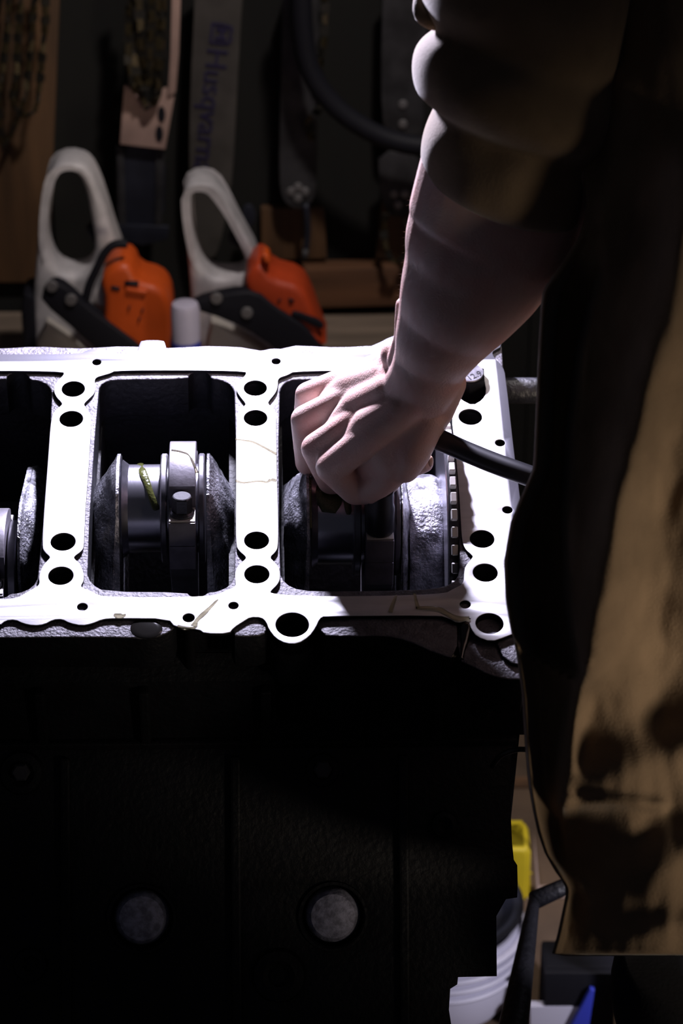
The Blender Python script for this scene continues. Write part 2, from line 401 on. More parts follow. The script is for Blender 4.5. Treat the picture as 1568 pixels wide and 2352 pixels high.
# lettered bar
def ex_let(t, b, y0):
    top, bot = onY(492, 112, y0 - .0075) - b, onY(460, 395, y0 - .0075) - b
    d = (bot - top); L = d.length; d.normalize(); n = Vector((0, -1, 0)); up = n.cross(d).normalized()
    mw = Matrix.Translation((top + bot) / 2) @ Matrix((d, up, n)).transposed().to_4x4()
    o = text_mesh('lettering', 'Husqvarna', 1.0, M_ink, t, Matrix.Identity(4), .0005)
    xs = [v.co.x for v in o.data.vertices]; ys = [v.co.y for v in o.data.vertices]
    s = L / (max(xs) - min(xs)); cy = (max(ys) + min(ys)) / 2
    for v in o.data.vertices: v.co = Vector((v.co.x * s, (v.co.y - cy) * s * .98, v.co.z * .0008 / .0005 * .5))
    o.data.transform(mw)
    c = onY(509, 78, y0 - .0075) - b
    q = [onY(a, e, y0 - .0075) - b for a, e in ((486, 52), (537, 54), (534, 102), (482, 100))]
    w2 = .0135
    outer = [(-w2, -w2 * 1.05), (w2, -w2 * 1.05), (w2 * 1.05, 0), (w2 * .9, w2 * .8), (w2 * .45, w2 * 1.05), (0, w2 * .85), (-w2 * .45, w2 * 1.05), (-w2 * .9, w2 * .8), (-w2 * 1.05, 0)]
    inn = [(x_ * .76, y_ * .76) for x_, y_ in outer]
    mw2 = Matrix.Translation(c) @ Matrix((d, up, n)).transposed().to_4x4()
    plate('emblem_ring', [outer, inn], 0, .0005, M_ink, t, 0, mw2)
    plate('emblem_letter', [[(-.008, -.0075), (-.0035, -.0075), (-.0035, -.0018), (.0035, -.0018), (.0035, -.0075), (.008, -.0075), (.008, .0065), (.0035, .0065), (.0035, .0022), (-.0035, .0022), (-.0035, .0065), (-.008, .0065)]], 0, .0005, M_ink, t, 0, mw2)
gbar('broad grey guide bar with dark blue lettering reading down it', [(448, -90), (565, -90), (556, 0), (545, 200), (535, 400), (520, 490), (505, 560), (492, 590), (472, 588), (455, 560), (440, 480), (434, 380), (437, 200), (447, 0)], HB, M_bar, extra=ex_let)
gbar('slim grimy guide bar with a rounded grey nose, near the middle of the wall', [(650, -90), (738, -90), (728, 200), (728, 400), (722, 455), (700, 476), (668, 474), (647, 452), (640, 400), (644, 200)], HB, M_bar2, extra=rivets([(684, 455), (684, 430), (668, 440), (700, 440)]))
chain_thing('saw chain draped down beside the slim grimy guide bar',
    [(742, -80), (746, 0), (745, 80), (736, 140), (728, 190), (738, 235), (722, 262), (708, 280), (716, 320)], HB - .02)
t = thing('tie_rod', 'thin dark rod with a small knob hanging below the slim guide bar', 'rod', Matrix.Translation(onY(700, 470, HB - .01)))
b0 = onY(700, 470, HB - .01)
tube('shaft', [onY(a, c, HB - .01) - b0 for a, c in ((702, 468), (706, 520), (704, 560), (700, 590))], .0042, M_bardk, t)
tube('knob', [onY(a, c, HB - .01) - b0 for a, c in ((694, 582), (706, 584))], .009, M_bar2, t)
gbar('wide speckled grey guide bar hanging just left of the sleeve', [(880, -90), (990, -90), (976, 120), (972, 300), (965, 312), (880, 306), (874, 200), (876, 60)], HB, M_bar2, extra=rivets([(925, 285), (925, 240)]))
gbar('short grey bar end with a rounded nose beside the forearm', [(868, 345), (962, 345), (962, 430), (955, 470), (930, 494), (900, 494), (880, 470), (870, 420)], HB, M_bar2, extra=rivets([(915, 470), (905, 445), (930, 445)]))
chain_thing('small loop of saw chain hanging beside the forearm',
    [(885, 498), (880, 530), (886, 570), (900, 596), (918, 600), (934, 575), (938, 535), (930, 500)], HB - .015)
hs = thing('black_hose', 'thick black hose sagging across the back wall between the bars', 'hose', Matrix.Translation(onY(690, -60, HB - .05)))
b0 = onY(690, -60, HB - .05)
tube('hose_tube', [onY(a, c, HB - .06) - b0 for a, c in ((690, -80), (694, 60), (712, 160), (760, 235), (830, 290), (910, 325), (1000, 335), (1100, 310), (1150, 200))], .013, M_rubber, hs)
tube('coupling', [onY(a, c, HB - .06) - b0 for a, c in ((690, -88), (691, -60))], .017, M_bardk, hs)
rg = gbar('small dark hook on the wall behind the second chainsaw handle', [(556, 470), (580, 465), (590, 500), (575, 520), (558, 512)], HB, M_bardk, cat='hook', name='wall_hook')

# ================================================================== CHAINSAWS
def saw(label, base, handle, hole, cover, guard, tank, screws, slots, caps, extra, cm, hm):
    Y0 = 2.90; b = onY(base, 942, Y0); b.z = BENCHZ
    t = thing('chainsaw', label, 'chainsaw', Matrix.Translation(b))
    def wp(name, pts, dy, th, m, par=t, holes=(), bev=.004, sub=2): return wallplate(name, pts, Y0 + dy, th, m, par, holes, bev, b, min(sub, 1), .001)
    hcx = sum(p[0] for p in hole) / len(hole); hcy = sum(p[1] for p in hole) / len(hole)
    hole = [(hcx + (p[0] - hcx) * 1.12, hcy + (p[1] - hcy) * 1.06) for p in hole]
    h = wp('rear_handle', handle, .02, .055, hm, holes=[hole], bev=.009)
    wp('fuel_tank', tank, -.006, .05, M_cream, bev=.006, sub=1)
    wp('engine_cover', cover, -.02, .07, cm, bev=.009, sub=2)
    g = wp('side_guard', guard, -.075, .022, M_rubber, bev=.003)
    def pt(a, c, dy): return onY(a, c, Y0 + dy) - b
    for (a, c) in screws:
        lathe('screw', [(0, 0), (.0075, 0), (.0065, .003), (0, .0035)], M_screw, g, 12, mw=Matrix.Translation(pt(a, c, -.0975)) @ Matrix.Rotation(R(90), 4, 'X'))
    for (p, q, r) in slots:
        tube('vent_slot', [pt(*p, -.0895), pt(*q, -.0895)], r, M_rubber, t, 8, smooth=0)
    tube('trigger', [pt(*c, -.005) for c in caps], [.006, .009, .005], M_rubber, t)
    extra(t, wp, pt)
    return t
def ex1(t, wp, pt):
    tube('throttle_hose', [pt(a, c, -.08) for a, c in ((292, 560), (262, 562), (240, 582), (222, 618), (205, 655), (196, 690))], .0052, M_rubber, t)
    wp('rear_grip', [(55, 640), (88, 630), (96, 700), (92, 800), (96, 940), (60, 940), (62, 760)], .015, .05, M_rubber, bev=.006)
    wp('side_panel', [(236, 612), (256, 616), (250, 650), (243, 700), (225, 690), (210, 672)], -.06, .012, M_grey, bev=.002, sub=1)
    wp('cover_rib', [(290, 657), (338, 664), (334, 674), (288, 666)], -.088, .006, M_orange, bev=.002, sub=0)
    tube('foot_spur', [pt(325, 765, -.06), pt(338, 790, -.06)], .008, M_rubber, t, smooth=0)
def ex2(t, wp, pt):
    wp('filler_cap', [(604, 562), (618, 566), (624, 585), (612, 588), (603, 578)], -.07, .025, M_orange, bev=.003)
    wp('front_cover', [(668, 728), (700, 742), (742, 768), (738, 790), (716, 784), (690, 760)], -.05, .03, M_orange, bev=.005)
    wp('rear_strut', [(450, 738), (476, 742), (474, 850), (470, 940), (448, 940), (450, 800)], -.01, .02, M_grey, bev=.003, sub=1)
    wp('cover_gap', [(672, 708), (700, 716), (744, 738), (742, 752), (700, 734), (668, 720)], -.086, .008, M_rubber, bev=.001, sub=1)
saw('left chainsaw, bright orange cover crossed by a diagonal black guard and hose', 230,
    [(126, 352), (150, 335), (187, 335), (214, 350), (234, 390), (252, 445), (268, 500), (288, 553), (262, 578), (250, 620), (240, 680), (300, 800), (300, 942), (92, 942), (90, 760), (84, 660), (90, 590), (96, 520), (102, 460), (110, 400)],
    [(138, 372), (165, 360), (190, 370), (204, 410), (214, 470), (222, 520), (216, 560), (200, 580), (170, 586), (143, 574), (128, 545), (122, 510), (124, 450), (130, 400)],
    [(238, 580), (282, 550), (312, 558), (324, 592), (372, 604), (394, 628), (402, 672), (398, 740), (386, 790), (380, 860), (370, 942), (320, 942), (285, 800), (240, 720), (252, 640)],
    [(102, 652), (126, 630), (156, 643), (205, 690), (260, 730), (325, 778), (355, 810), (340, 870), (290, 845), (180, 745), (98, 676)],
    [(93, 690), (180, 745), (290, 860), (330, 942), (100, 942)],
    [(119, 657), (163, 688)], [((287, 650), (318, 652), .0035), ((255, 660), (275, 664), .003), ((295, 707), (298, 708), .004), ((325, 713), (328, 714), .004), ((318, 733), (321, 734), .004)],
    [(206, 515), (216, 530), (218, 552)], ex1, M_orange, M_grey)
saw('second chainsaw, faded red-orange cover and black side guard with two pale screws', 560,
    [(427, 396), (448, 382), (482, 384), (504, 402), (534, 445), (564, 500), (592, 550), (594, 578), (585, 600), (600, 630), (640, 660), (640, 800), (660, 942), (480, 942), (476, 800), (444, 692), (440, 600), (431, 500), (426, 430)],
    [(445, 416), (465, 404), (490, 410), (507, 440), (531, 490), (550, 530), (561, 560), (558, 590), (505, 594), (482, 583), (463, 550), (452, 500), (446, 450)],
    [(562, 596), (588, 553), (614, 556), (628, 586), (692, 602), (714, 638), (738, 706), (754, 745), (700, 724), (664, 716), (622, 684), (590, 642)],
    [(443, 678), (520, 657), (590, 652), (632, 690), (672, 714), (700, 732), (750, 795), (740, 870), (660, 812), (600, 757), (520, 717), (448, 694)],
    [(478, 692), (520, 715), (600, 757), (660, 812), (660, 942), (478, 942)],
    [(497, 685), (567, 718)], [((640, 688), (642, 690), .003), ((668, 690), (670, 686), .004)],
    [(548, 525), (540, 548), (552, 560)], ex2, M_red, M_grey)
# bottle between the saws
bb = onY(430, 860, 2.76); bb.z = BENCHZ
bt = thing('plastic_bottle', 'small white plastic bottle with a blue band standing between the two chainsaws', 'bottle', Matrix.Translation(bb))
hz = onY(430, 694, 2.76).z - BENCHZ
lathe('bottle_body', [(0, 0), (.015, 0), (.017, .004), (.017, hz - .008), (.015, hz - .002), (0.009, hz), (0, hz)], M_whitet, bt)
lathe('label', [(.0171, .015), (.0174, .015), (.0174, hz - .048), (.0171, hz - .048)], M_blue, bt, mw=Matrix.Translation((-.0004, 0, 0)))

# ================================================================== ENGINE BLOCK
AX = (0.0407, -0.09)                               # crank axis in block y, z
blk = thing('engine_block', 'large upturned engine block with a brightly lit machined sump face on a stand', 'engine block', BM)
WEBX = [0.1113, -0.0685, -0.2220, -0.3755, -0.529]
PIT = 0.1535
def P2(lst, z=0.0): return [d2(a, c, z) for a, c in lst]
outer_far = [(0, 813), (180, 813), (200, 804), (222, 800), (245, 804), (265, 812), (314, 811), (320, 790), (325, 781), (375, 781), (380, 790), (384, 811),
    (588, 811), (612, 802), (635, 800), (657, 803), (673, 811), (775, 811), (804, 798), (845, 797), (872, 786), (894, 774), (925, 765), (960, 774), (1010, 782), (1100, 770), (1150, 760)]
right_edge = [(1152, 796), (1140, 802), (1130, 808), (1134, 820), (1155, 842), (1161, 862), (1182, 1052), (1192, 1121), (1222, 1380), (1228, 1435)]
near = [(1163, 1462), (1127, 1474), (1094, 1462), (1082, 1445), (1075, 1425), (1049, 1431), (1033, 1421), (1008, 1413), (745, 1415), (734, 1421), (725, 1441), (710, 1462), (684, 1478), (657, 1478),
    (633, 1466), (617, 1445), (611, 1428), (600, 1418), (575, 1417), (559, 1427), (537, 1441), (526, 1455), (469, 1455), (457, 1445), (402, 1441), (386, 1421), (265, 1420), (235, 1422),
    (212, 1432), (188, 1437), (159, 1431), (143, 1422), (122, 1423), (102, 1434), (78, 1437), (53, 1432), (35, 1423), (12, 1425), (0, 1437)]
of = P2(outer_far); nr = P2(near)
far_l = [(-0.53 - .04, of[0][1])]
wav = [(x_ - PIT, y_) for x_, y_ in nr[-14:] if x_ - PIT > -.56]
deck_outer = [(-.572, of[0][1]), (-.455, of[0][1])] + of + P2(right_edge) + nr + [p for p in wav if p[0] < nr[-1][0] - .01] + [(-.572, nr[-1][1])]
bayC = [(563, 851), (566, 860), (547, 877), (541, 893), (549, 908), (563, 925), (564, 930), (549, 942), (542, 954), (542, 1117), (541, 1250), (548, 1265), (564, 1278), (564, 1284), (546, 1298), (539, 1315), (540, 1335), (541, 1347), (519, 1356), (486, 1371),
    (237, 1372), (214, 1360), (187, 1349), (186, 1344), (192, 1335), (193, 1318), (184, 1294), (170, 1283), (170, 1278), (190, 1264), (193, 1250), (196, 1170), (202, 1097), (208, 995), (210, 955), (202, 942), (193, 931), (193, 926), (206, 914), (217, 903), (219, 889), (216, 868), (235, 862), (253, 857), (266, 850)]
bayR = [(678, 851), (661, 861), (638, 868), (638, 885), (634, 901), (616, 922), (616, 928), (633, 944), (634, 960), (636, 1117), (639, 1180), (639, 1255), (633, 1268), (619, 1280), (630, 1290), (640, 1302), (644, 1319), (641, 1339), (621, 1358), (622, 1362), (650, 1366), (763, 1370),
    (1018, 1365), (1042, 1351), (1064, 1341), (1065, 1315), (1068, 1300), (1086, 1280), (1084, 1275), (1066, 1260), (1059, 1233), (1053, 1117), (1041, 995), (1037, 962), (1045, 940), (1056, 926), (1050, 918), (1036, 905), (1030, 870), (1015, 851)]
bayL_right = [(145, 852), (147, 861), (131, 874), (122, 893), (128, 911), (142, 925), (142, 930), (126, 942), (117, 958), (110, 1056), (102, 1158), (96, 1255), (102, 1268), (115, 1279), (112, 1284), (97, 1299), (88, 1323), (91, 1343), (75, 1352), (61, 1360), (37, 1374), (0, 1376)]
bC = P2(bayC); bR = P2(bayR); bLr = P2(bayL_right)
bCleft = [p for p in bC[20:]]                     # left half of the centre bay
bL = bLr + [(x_ - PIT, y_) for x_, y_ in bCleft]
bLL = [(x_ - PIT, y_) for x_, y_ in bL]
pocket = P2([(1038, 852), (1052, 842), (1075, 838), (1100, 848), (1111, 870), (1117, 900), (1108, 918), (1085, 931), (1060, 918), (1046, 905), (1040, 880)])
holes = []
for wx in WEBX:
    for hy in (.1505, .1130, -.0317, -.0693):
        if not (wx > .1 and hy > .15): holes.append((wx, hy, .0098))
small = [(222, 832, 11), (634, 830, 11), (189, 1394, 11.5), (433, 1419, 13), (536, 1391, 11), (1068, 1388, 12), (1148, 1017, 11.5), (1165, 1171, 11.5)]
for a, c, r in small:
    p = d2(a, c); holes.append((p[0], p[1], r * .000355))
for a, c, r in ((671, 1435, 38), (1124, 1432, 32)):
    p = d2(a, c); holes.append((p[0], p[1], r * .000338))
loops = [chaikin(deck_outer, 1)] + [chaikin(b_, 2) for b_ in (bC, bR, bL, bLL)] + [chaikin(pocket, 1)] + [circ(h_[0], h_[1], h_[2], 36) for h_ in holes]
TD = .003
sf = plate('sump_face', loops, -TD, 0, M_deck, blk, .0005)
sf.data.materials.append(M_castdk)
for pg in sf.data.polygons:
    if pg.normal.z < .6: pg.material_index = 1  # oily bores; on the rail's outer edge the dark stands for shade
# threaded walls inside the bolt holes
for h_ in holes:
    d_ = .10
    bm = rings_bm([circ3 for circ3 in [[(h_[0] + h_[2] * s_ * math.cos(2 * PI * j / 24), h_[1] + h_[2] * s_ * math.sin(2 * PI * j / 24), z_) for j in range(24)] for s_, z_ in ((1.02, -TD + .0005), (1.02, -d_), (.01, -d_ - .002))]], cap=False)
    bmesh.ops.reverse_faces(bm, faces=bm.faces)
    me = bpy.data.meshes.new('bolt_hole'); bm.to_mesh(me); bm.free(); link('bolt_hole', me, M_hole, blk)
# cast ledge under the face, openings rounded
ZL = -TD
lc = [(225, 895), (236, 878), (262, 871), (430, 870), (436, 858), (448, 853), (468, 853), (480, 858), (486, 870), (505, 871), (530, 882), (541, 905), (541, 1318), (527, 1345), (497, 1358), (478, 1359), (470, 1366), (455, 1370), (438, 1369), (428, 1359), (240, 1357), (210, 1340), (198, 1312)]
lr = [(640, 905), (650, 880), (678, 869), (1000, 869), (1028, 880), (1036, 905), (1058, 1290), (1050, 1330), (1020, 1347), (960, 1354), (760, 1357), (690, 1355), (655, 1340), (641, 1312)]
lC = [d2(a, c, ZL) for a, c in lc]; lR = [d2(a, c, ZL) for a, c in lr]
lL = [(x_ - PIT - .0005, y_) for x_, y_ in lC]; lLL = [(x_ - 2 * PIT - .001, y_) for x_, y_ in lC]
yfar = d2(300, 796, ZL)[1]; ynear = nr[0][1] + .006
YN = d2(150, 1466, -.0026)[1]
ybase = d2(784, 1408, ZL)[1]
edge_far = []
for k in range(40):
    a = -.572 + k * (.60 / 39)
    edge_far.append((a, yfar + .0012 * math.sin(k * 1.3) - (.004 if k in (33, 34) else 0)))
ledge_outer = edge_far + [(.05, yfar), (.08, yfar + .012), (.11, yfar + .012), d2(1150, 765, ZL), d2(1155, 840, ZL), d2(1180, 1050, ZL), (.147, -.07), (.147, ybase), (-.572, ybase)]
pk2 = [(p[0], p[1]) for p in circ(sum(p[0] for p in pocket) / len(pocket), sum(p[1] for p in pocket) / len(pocket), .0165, 28)]
lh = [circ(h_[0], h_[1], h_[2] * 1.01, 24) for h_ in holes[:19]] + [circ(h_[0], h_[1], h_[2] * 1.01, 20) for h_ in holes[19:27] if h_[1] > ybase + .006]
plate('crankcase_ledge', [ledge_outer] + [chaikin(q, 1) for q in (lC, lR, lL, lLL)] + [chaikin(pocket, 1)] + lh, -.045, ZL - .0002, M_ledge, blk, .0012)
lgo = bpy.data.objects['crankcase_ledge']
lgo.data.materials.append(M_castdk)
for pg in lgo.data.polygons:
    if pg.normal.z < .6 and not (pg.center.y > .17 and pg.normal.y > .3): pg.material_index = 1  # upright faces coloured dark in place of shade
# bearing bulkheads with the main bore
for wx in WEBX:
    wl = .0225 if wx < .1 else .024
    pl = [(yfar - .004, -.045), (ybase, -.045), (ybase, -.26), (yfar - .004, -.26)]
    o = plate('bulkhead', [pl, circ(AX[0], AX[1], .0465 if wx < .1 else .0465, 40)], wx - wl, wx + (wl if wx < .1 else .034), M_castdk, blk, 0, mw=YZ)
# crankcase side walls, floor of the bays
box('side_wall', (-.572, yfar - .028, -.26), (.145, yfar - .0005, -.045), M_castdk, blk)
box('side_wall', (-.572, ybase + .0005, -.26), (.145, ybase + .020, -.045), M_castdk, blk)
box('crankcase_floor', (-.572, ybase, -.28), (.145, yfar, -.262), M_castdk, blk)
# near ledges (rough, lit shelves under the scalloped edge)
def shelf(pts, z, th, m=M_ledge, nm='side_ledge', sub=1, bev=.0012):
    q = [d2(a, c, z) for a, c in pts]
    o = plate(nm, [chaikin(q, sub)], z - th, z, m, blk, bev)
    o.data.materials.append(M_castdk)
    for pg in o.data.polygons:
        if pg.normal.z < .5: pg.material_index = 1  # flanks made near-black, their shade put into the colour
    return o
shelf([(-900, 1385), (-900, 1465), (0, 1465), (180, 1463), (300, 1464), (330, 1468), (362, 1462), (392, 1450), (404, 1436), (404, 1385)], -.0026, .035)
shelf([(530, 1385), (532, 1460), (560, 1462), (606, 1459), (614, 1440), (614, 1385)], -.0026, .035)
shelf([(400, 1380), (400, 1425), (440, 1440), (540, 1440), (540, 1380)], -.030, .03, M_castdk)
shelf([(728, 1385), (730, 1459), (800, 1462), (880, 1459), (935, 1470), (1000, 1500), (1050, 1514), (1050, 1385)], -.0040, .04)
shelf([(1050, 1385), (1050, 1514), (1085, 1530), (1120, 1548), (1160, 1560), (1215, 1560), (1215, 1385)], -.0070, .04)
shelf([(1136, 1466), (1160, 1520), (1215, 1530), (1215, 1440), (1175, 1440)], -.0035, .012)
# lug collars under the two large holes
for k in (27, 28):
    h_ = holes[k]; lathe('lug', [(h_[2] * 1.03, -.05), (h_[2] * 1.32, -.05), (h_[2] * 1.34, -.0165), (h_[2] * 1.03, -.0165)], M_castdk, blk, 36, mw=Matrix.Translation((h_[0], h_[1], 0)))
# skirt and flared cylinder banks
YB0, ZB0 = YN + .004, -.13
prof = [(YN + .02, -.046), (YN + .004, -.060), (YB0, ZB0)]
def bankpt(s): return (YB0 - s * .7071, ZB0 - s * .7071)
def bk(px, py, lift=0.0):
    n = (BY * -.7071 + BZ * .7071).normalized(); o_ = BM @ Vector((0, YB0, ZB0)) + n * lift
    r = ray(px, py); P = CO + r * ((o_ - CO).dot(n) / r.dot(n)); q = BMI @ P
    return q.x, -(q.y - YB0 + lift * .7071) / .7071, q
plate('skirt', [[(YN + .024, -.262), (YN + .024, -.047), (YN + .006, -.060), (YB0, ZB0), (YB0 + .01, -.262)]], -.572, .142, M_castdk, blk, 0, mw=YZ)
# bank faces as thick plates lying on the 45 degree plane (u = x, v = -s)
NM = Matrix((Vector((1, 0, 0)), Vector((0, .7071, .7071)), Vector((0, -.7071, .7071)))).transposed().to_4x4()
BK = Matrix.Translation((0, YB0, ZB0)) @ NM
def bp(px, py, lift=0.0):
    q = bk(px, py, lift); return (q[0], -q[1])
sil = [(1178, 1700), (1172, 1800), (1173, 1870), (1176, 1935), (1180, 1975), (1188, 1988), (1189, 2030), (1188, 2062), (1162, 2066), (1140, 2105), (1141, 2243), (1052, 2245), (1050, 2262), (1034, 2272), (1031, 2320), (1036, 2352), (1040, 2460)]
bank_out = [(-.572, 0.0)] + [(.140, 0.0)] + [bp(a, c) for a, c in sil] + [(bp(1040, 2460)[0], -.36), (-.572, -.36)]
plug_px = [(325, 2110), (765, 2105)]
plug_c = [bp(a, c) for a, c in plug_px]
plug_c += [(2 * plug_c[0][0] - plug_c[1][0], plug_c[0][1])]
RP = .0222
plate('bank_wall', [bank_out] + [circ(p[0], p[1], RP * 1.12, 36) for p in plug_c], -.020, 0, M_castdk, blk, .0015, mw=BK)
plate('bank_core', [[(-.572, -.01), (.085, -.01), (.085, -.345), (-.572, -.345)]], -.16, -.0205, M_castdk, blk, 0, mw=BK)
for p in plug_c:
    lathe('core_plug', [(0, .004), (RP * .45, .0032), (RP * .8, .0005), (RP * .95, -.004), (RP, -.008), (RP, -.018), (0, -.018)], M_plug, blk, 40, mw=BK @ Matrix.Translation((p[0], p[1], -.001)))
    lathe('plug_rim', [(RP * 1.14, -.001), (RP * 1.3, -.001), (RP * 1.26, .0025), (RP * 1.16, .0025)], M_castdk, blk, 40, mw=BK @ Matrix.Translation((p[0], p[1], 0)))
for (a, c, r) in ((1020, 1893, .008), (70, 2215, .010), (640, 2240, .016), (50, 1775, .013), (740, 1768, .010), (-380, 1770, .012)):
    p = bp(a, c)
    lathe('boss', [(r * .55, -.002), (r * .55, .004), (r * .8, .006), (r * 1.25, .005), (r * 1.4, 0)], M_castdk, blk, 28, mw=BK @ Matrix.Translation((p[0], p[1], 0)))
for (a, c) in ((50, 1772), (740, 1765)):
    p = bp(a, c)
    lathe('plug_bolt', [(0, .012), (.006, .012), (.0075, .010), (.0075, .002), (0, .002)], M_boltface, blk, 6, mw=BK @ Matrix.Translation((p[0], p[1], 0)))
for px_ in (150, 540, 925):
    p = bp(px_, 1700)
    box('rib', (p[0] - .004, -.34, 0), (p[0] + .004, -.012, .006), M_castdk, blk, .002, mw=None).matrix_local = BK
for px_ in (90, 330, 610, 860, 1010):
    q = dk(px_, 1560, -.06); box('skirt_rib', (q.x - .004, YN - .003, -.125), (q.x + .004, YN + .008, -.064), M_castdk, blk, .002)
box('skirt_band', (-.572, YN - .002, -.133), (.140, YN + .008, -.125), M_castdk, blk, .002)
# far bank mirrored about the crank axis, plainer
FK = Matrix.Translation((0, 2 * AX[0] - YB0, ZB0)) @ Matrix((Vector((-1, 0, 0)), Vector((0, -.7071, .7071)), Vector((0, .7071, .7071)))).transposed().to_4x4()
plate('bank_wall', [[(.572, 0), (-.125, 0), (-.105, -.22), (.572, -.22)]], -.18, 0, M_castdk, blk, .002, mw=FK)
# end casting, mount bracket
plate('end_plate', [[(yfar - .002, -.047), (YN + .02, -.047), (YB0 + .004, ZB0), (2 * AX[0] - YB0, ZB0)]], .142, .150, M_castdk, blk, .001, mw=YZ)
tube('oil_pipe', [dk(1130, 1760, -.12), dk(1150, 1735, -.10), dk(1185, 1722, -.09), dk(1215, 1722, -.08)], .0022, M_bolt, blk)
# big flange bolt in its pocket
pb = d2(1077, 868, .002); 
fbm = Matrix.Translation((pb[0], pb[1], 0))
lathe('flange_bolt', [(0, .008), (.0122, .008), (.0146, .0062), (.0148, -.044), (0, -.044)], M_hole, blk, 6, mw=fbm @ Matrix.Rotation(R(28), 4, 'Z'))
lathe('bolt_head_face', [(0, .0088), (.0116, .0088), (.0122, .0080), (0, .0080)], M_steel, blk, 40, mw=fbm)
text_mesh('strength_mark', '12.9', .0085, M_blk, blk, fbm @ Matrix.Translation((.0038, -.0052, .0089)) @ Matrix.Rotation(R(32), 4, 'Z'), .0002)

# ================================================================== CRANKSHAFT
crk = thing('crankshaft', 'oily crankshaft with polished journals and a toothed wheel inside the engine block', 'crankshaft', BM)
def Xp(px, py=1150, z=-.045): return dk(px, py, z).x
lathe('main_journal', [(0, -.565), (.042, -.565), (.042, .140), (0, .140)], M_steel, crk, 40, 'X', mw=Matrix.Translation((0, AX[0], AX[1])))
for o in (crk.children[0],): bpy.data.objects.remove(o)
def pin(ang, throw=.052): return (AX[0] + throw * math.sin(ang), AX[1] + throw * math.cos(ang))
def mainj(x0, x1): lathe('main_journal', [(0, x0), (.042, x0), (.042, x1), (0, x1)], M_steel, crk, 40, 'X', mw=Matrix.Translation((0, AX[0], AX[1])))
def egg(p, rp, cw, rc, n=48, dirv=None):
    """outline around the pin circle and the counterweight circle (y,z)"""
    c1, c2 = Vector(p), Vector(cw); d = c1 - c2; L = d.length
    pts = []
    for k in range(n):
        a = 2 * PI * k / n; u = Vector((math.cos(a), math.sin(a)))
        best = max((c1 + u * rp).dot(u), (c2 + u * rc).dot(u)); 
        q = c1 + u * rp if (c1 + u * rp).dot(u) > (c2 + u * rc).dot(u) else c2 + u * rc
        pts.append((q.x, q.y))
    return pts
def cheek(xi, xo, ang, m=M_wet, rp=.0455, k_out=.55):
    """crank web between xi (pin side, full) and xo (outer side, its shoulder sloped away)"""
    p = pin(ang); cw = pin(ang + PI, .022)
    n = 64
    A = egg(p, rp, cw, .078, n)
    p2 = pin(ang, .036); B = egg(p2, .026, cw, .070, n)
    p3 = (p[0] * .93 + AX[0] * .07, p[1] * .93 + AX[1] * .07); A2 = egg(p3, rp * .93, cw, .079, n)
    s = 1 if xo > xi else -1; L = abs(xo - xi)
    rings = [[(xi, y_, z_) for y_, z_ in A], [(xi + s * L * .10, y_, z_) for y_, z_ in A], [(xi + s * L * .28, y_, z_) for y_, z_ in A2]]
    for f_ in (.5, .75, 1.0):
        t_ = (f_ - .28) / .72
        rings.append([(xi + s * L * f_, a_[0] * (1 - t_) + b_[0] * t_, a_[1] * (1 - t_) + b_[1] * t_) for a_, b_ in zip(A2, B)])
    bm = rings_bm(rings)
    bmesh.ops.subdivide_edges(bm, edges=[e for e in bm.edges if abs(e.verts[0].co.x - e.verts[1].co.x) > 1e-4], cuts=3)
    bm.normal_update()
    for v in bm.verts:
        if abs(v.co.x - xi) > L * .15:
            nz_ = noise.noise(v.co * 55) * .0016 + noise.noise(v.co * 170) * .0007
            v.co += v.normal * nz_
    o = bm_obj('counterweight', bm, m, crk); autosmooth(o.data, 50); return o
def disc(x0, x1, p, r, m=M_steel, nm='thrust_collar'):
    return lathe(nm, [(0, x0), (r - .001, x0), (r, x0 + .001), (r, x1 - .001), (r - .001, x1), (0, x1)], m, crk, 56, 'X', mw=Matrix.Translation((0, p[0], p[1])))
def journal(x0, x1, p, r=.0365):
    return lathe('rod_journal', [(0, x0), (r + .004, x0), (r + .0022, x0 + .002), (r, x0 + .005), (r, x1 - .001), (0, x1)], M_polish, crk, 72, 'X', mw=Matrix.Translation((0, p[0], p[1])))
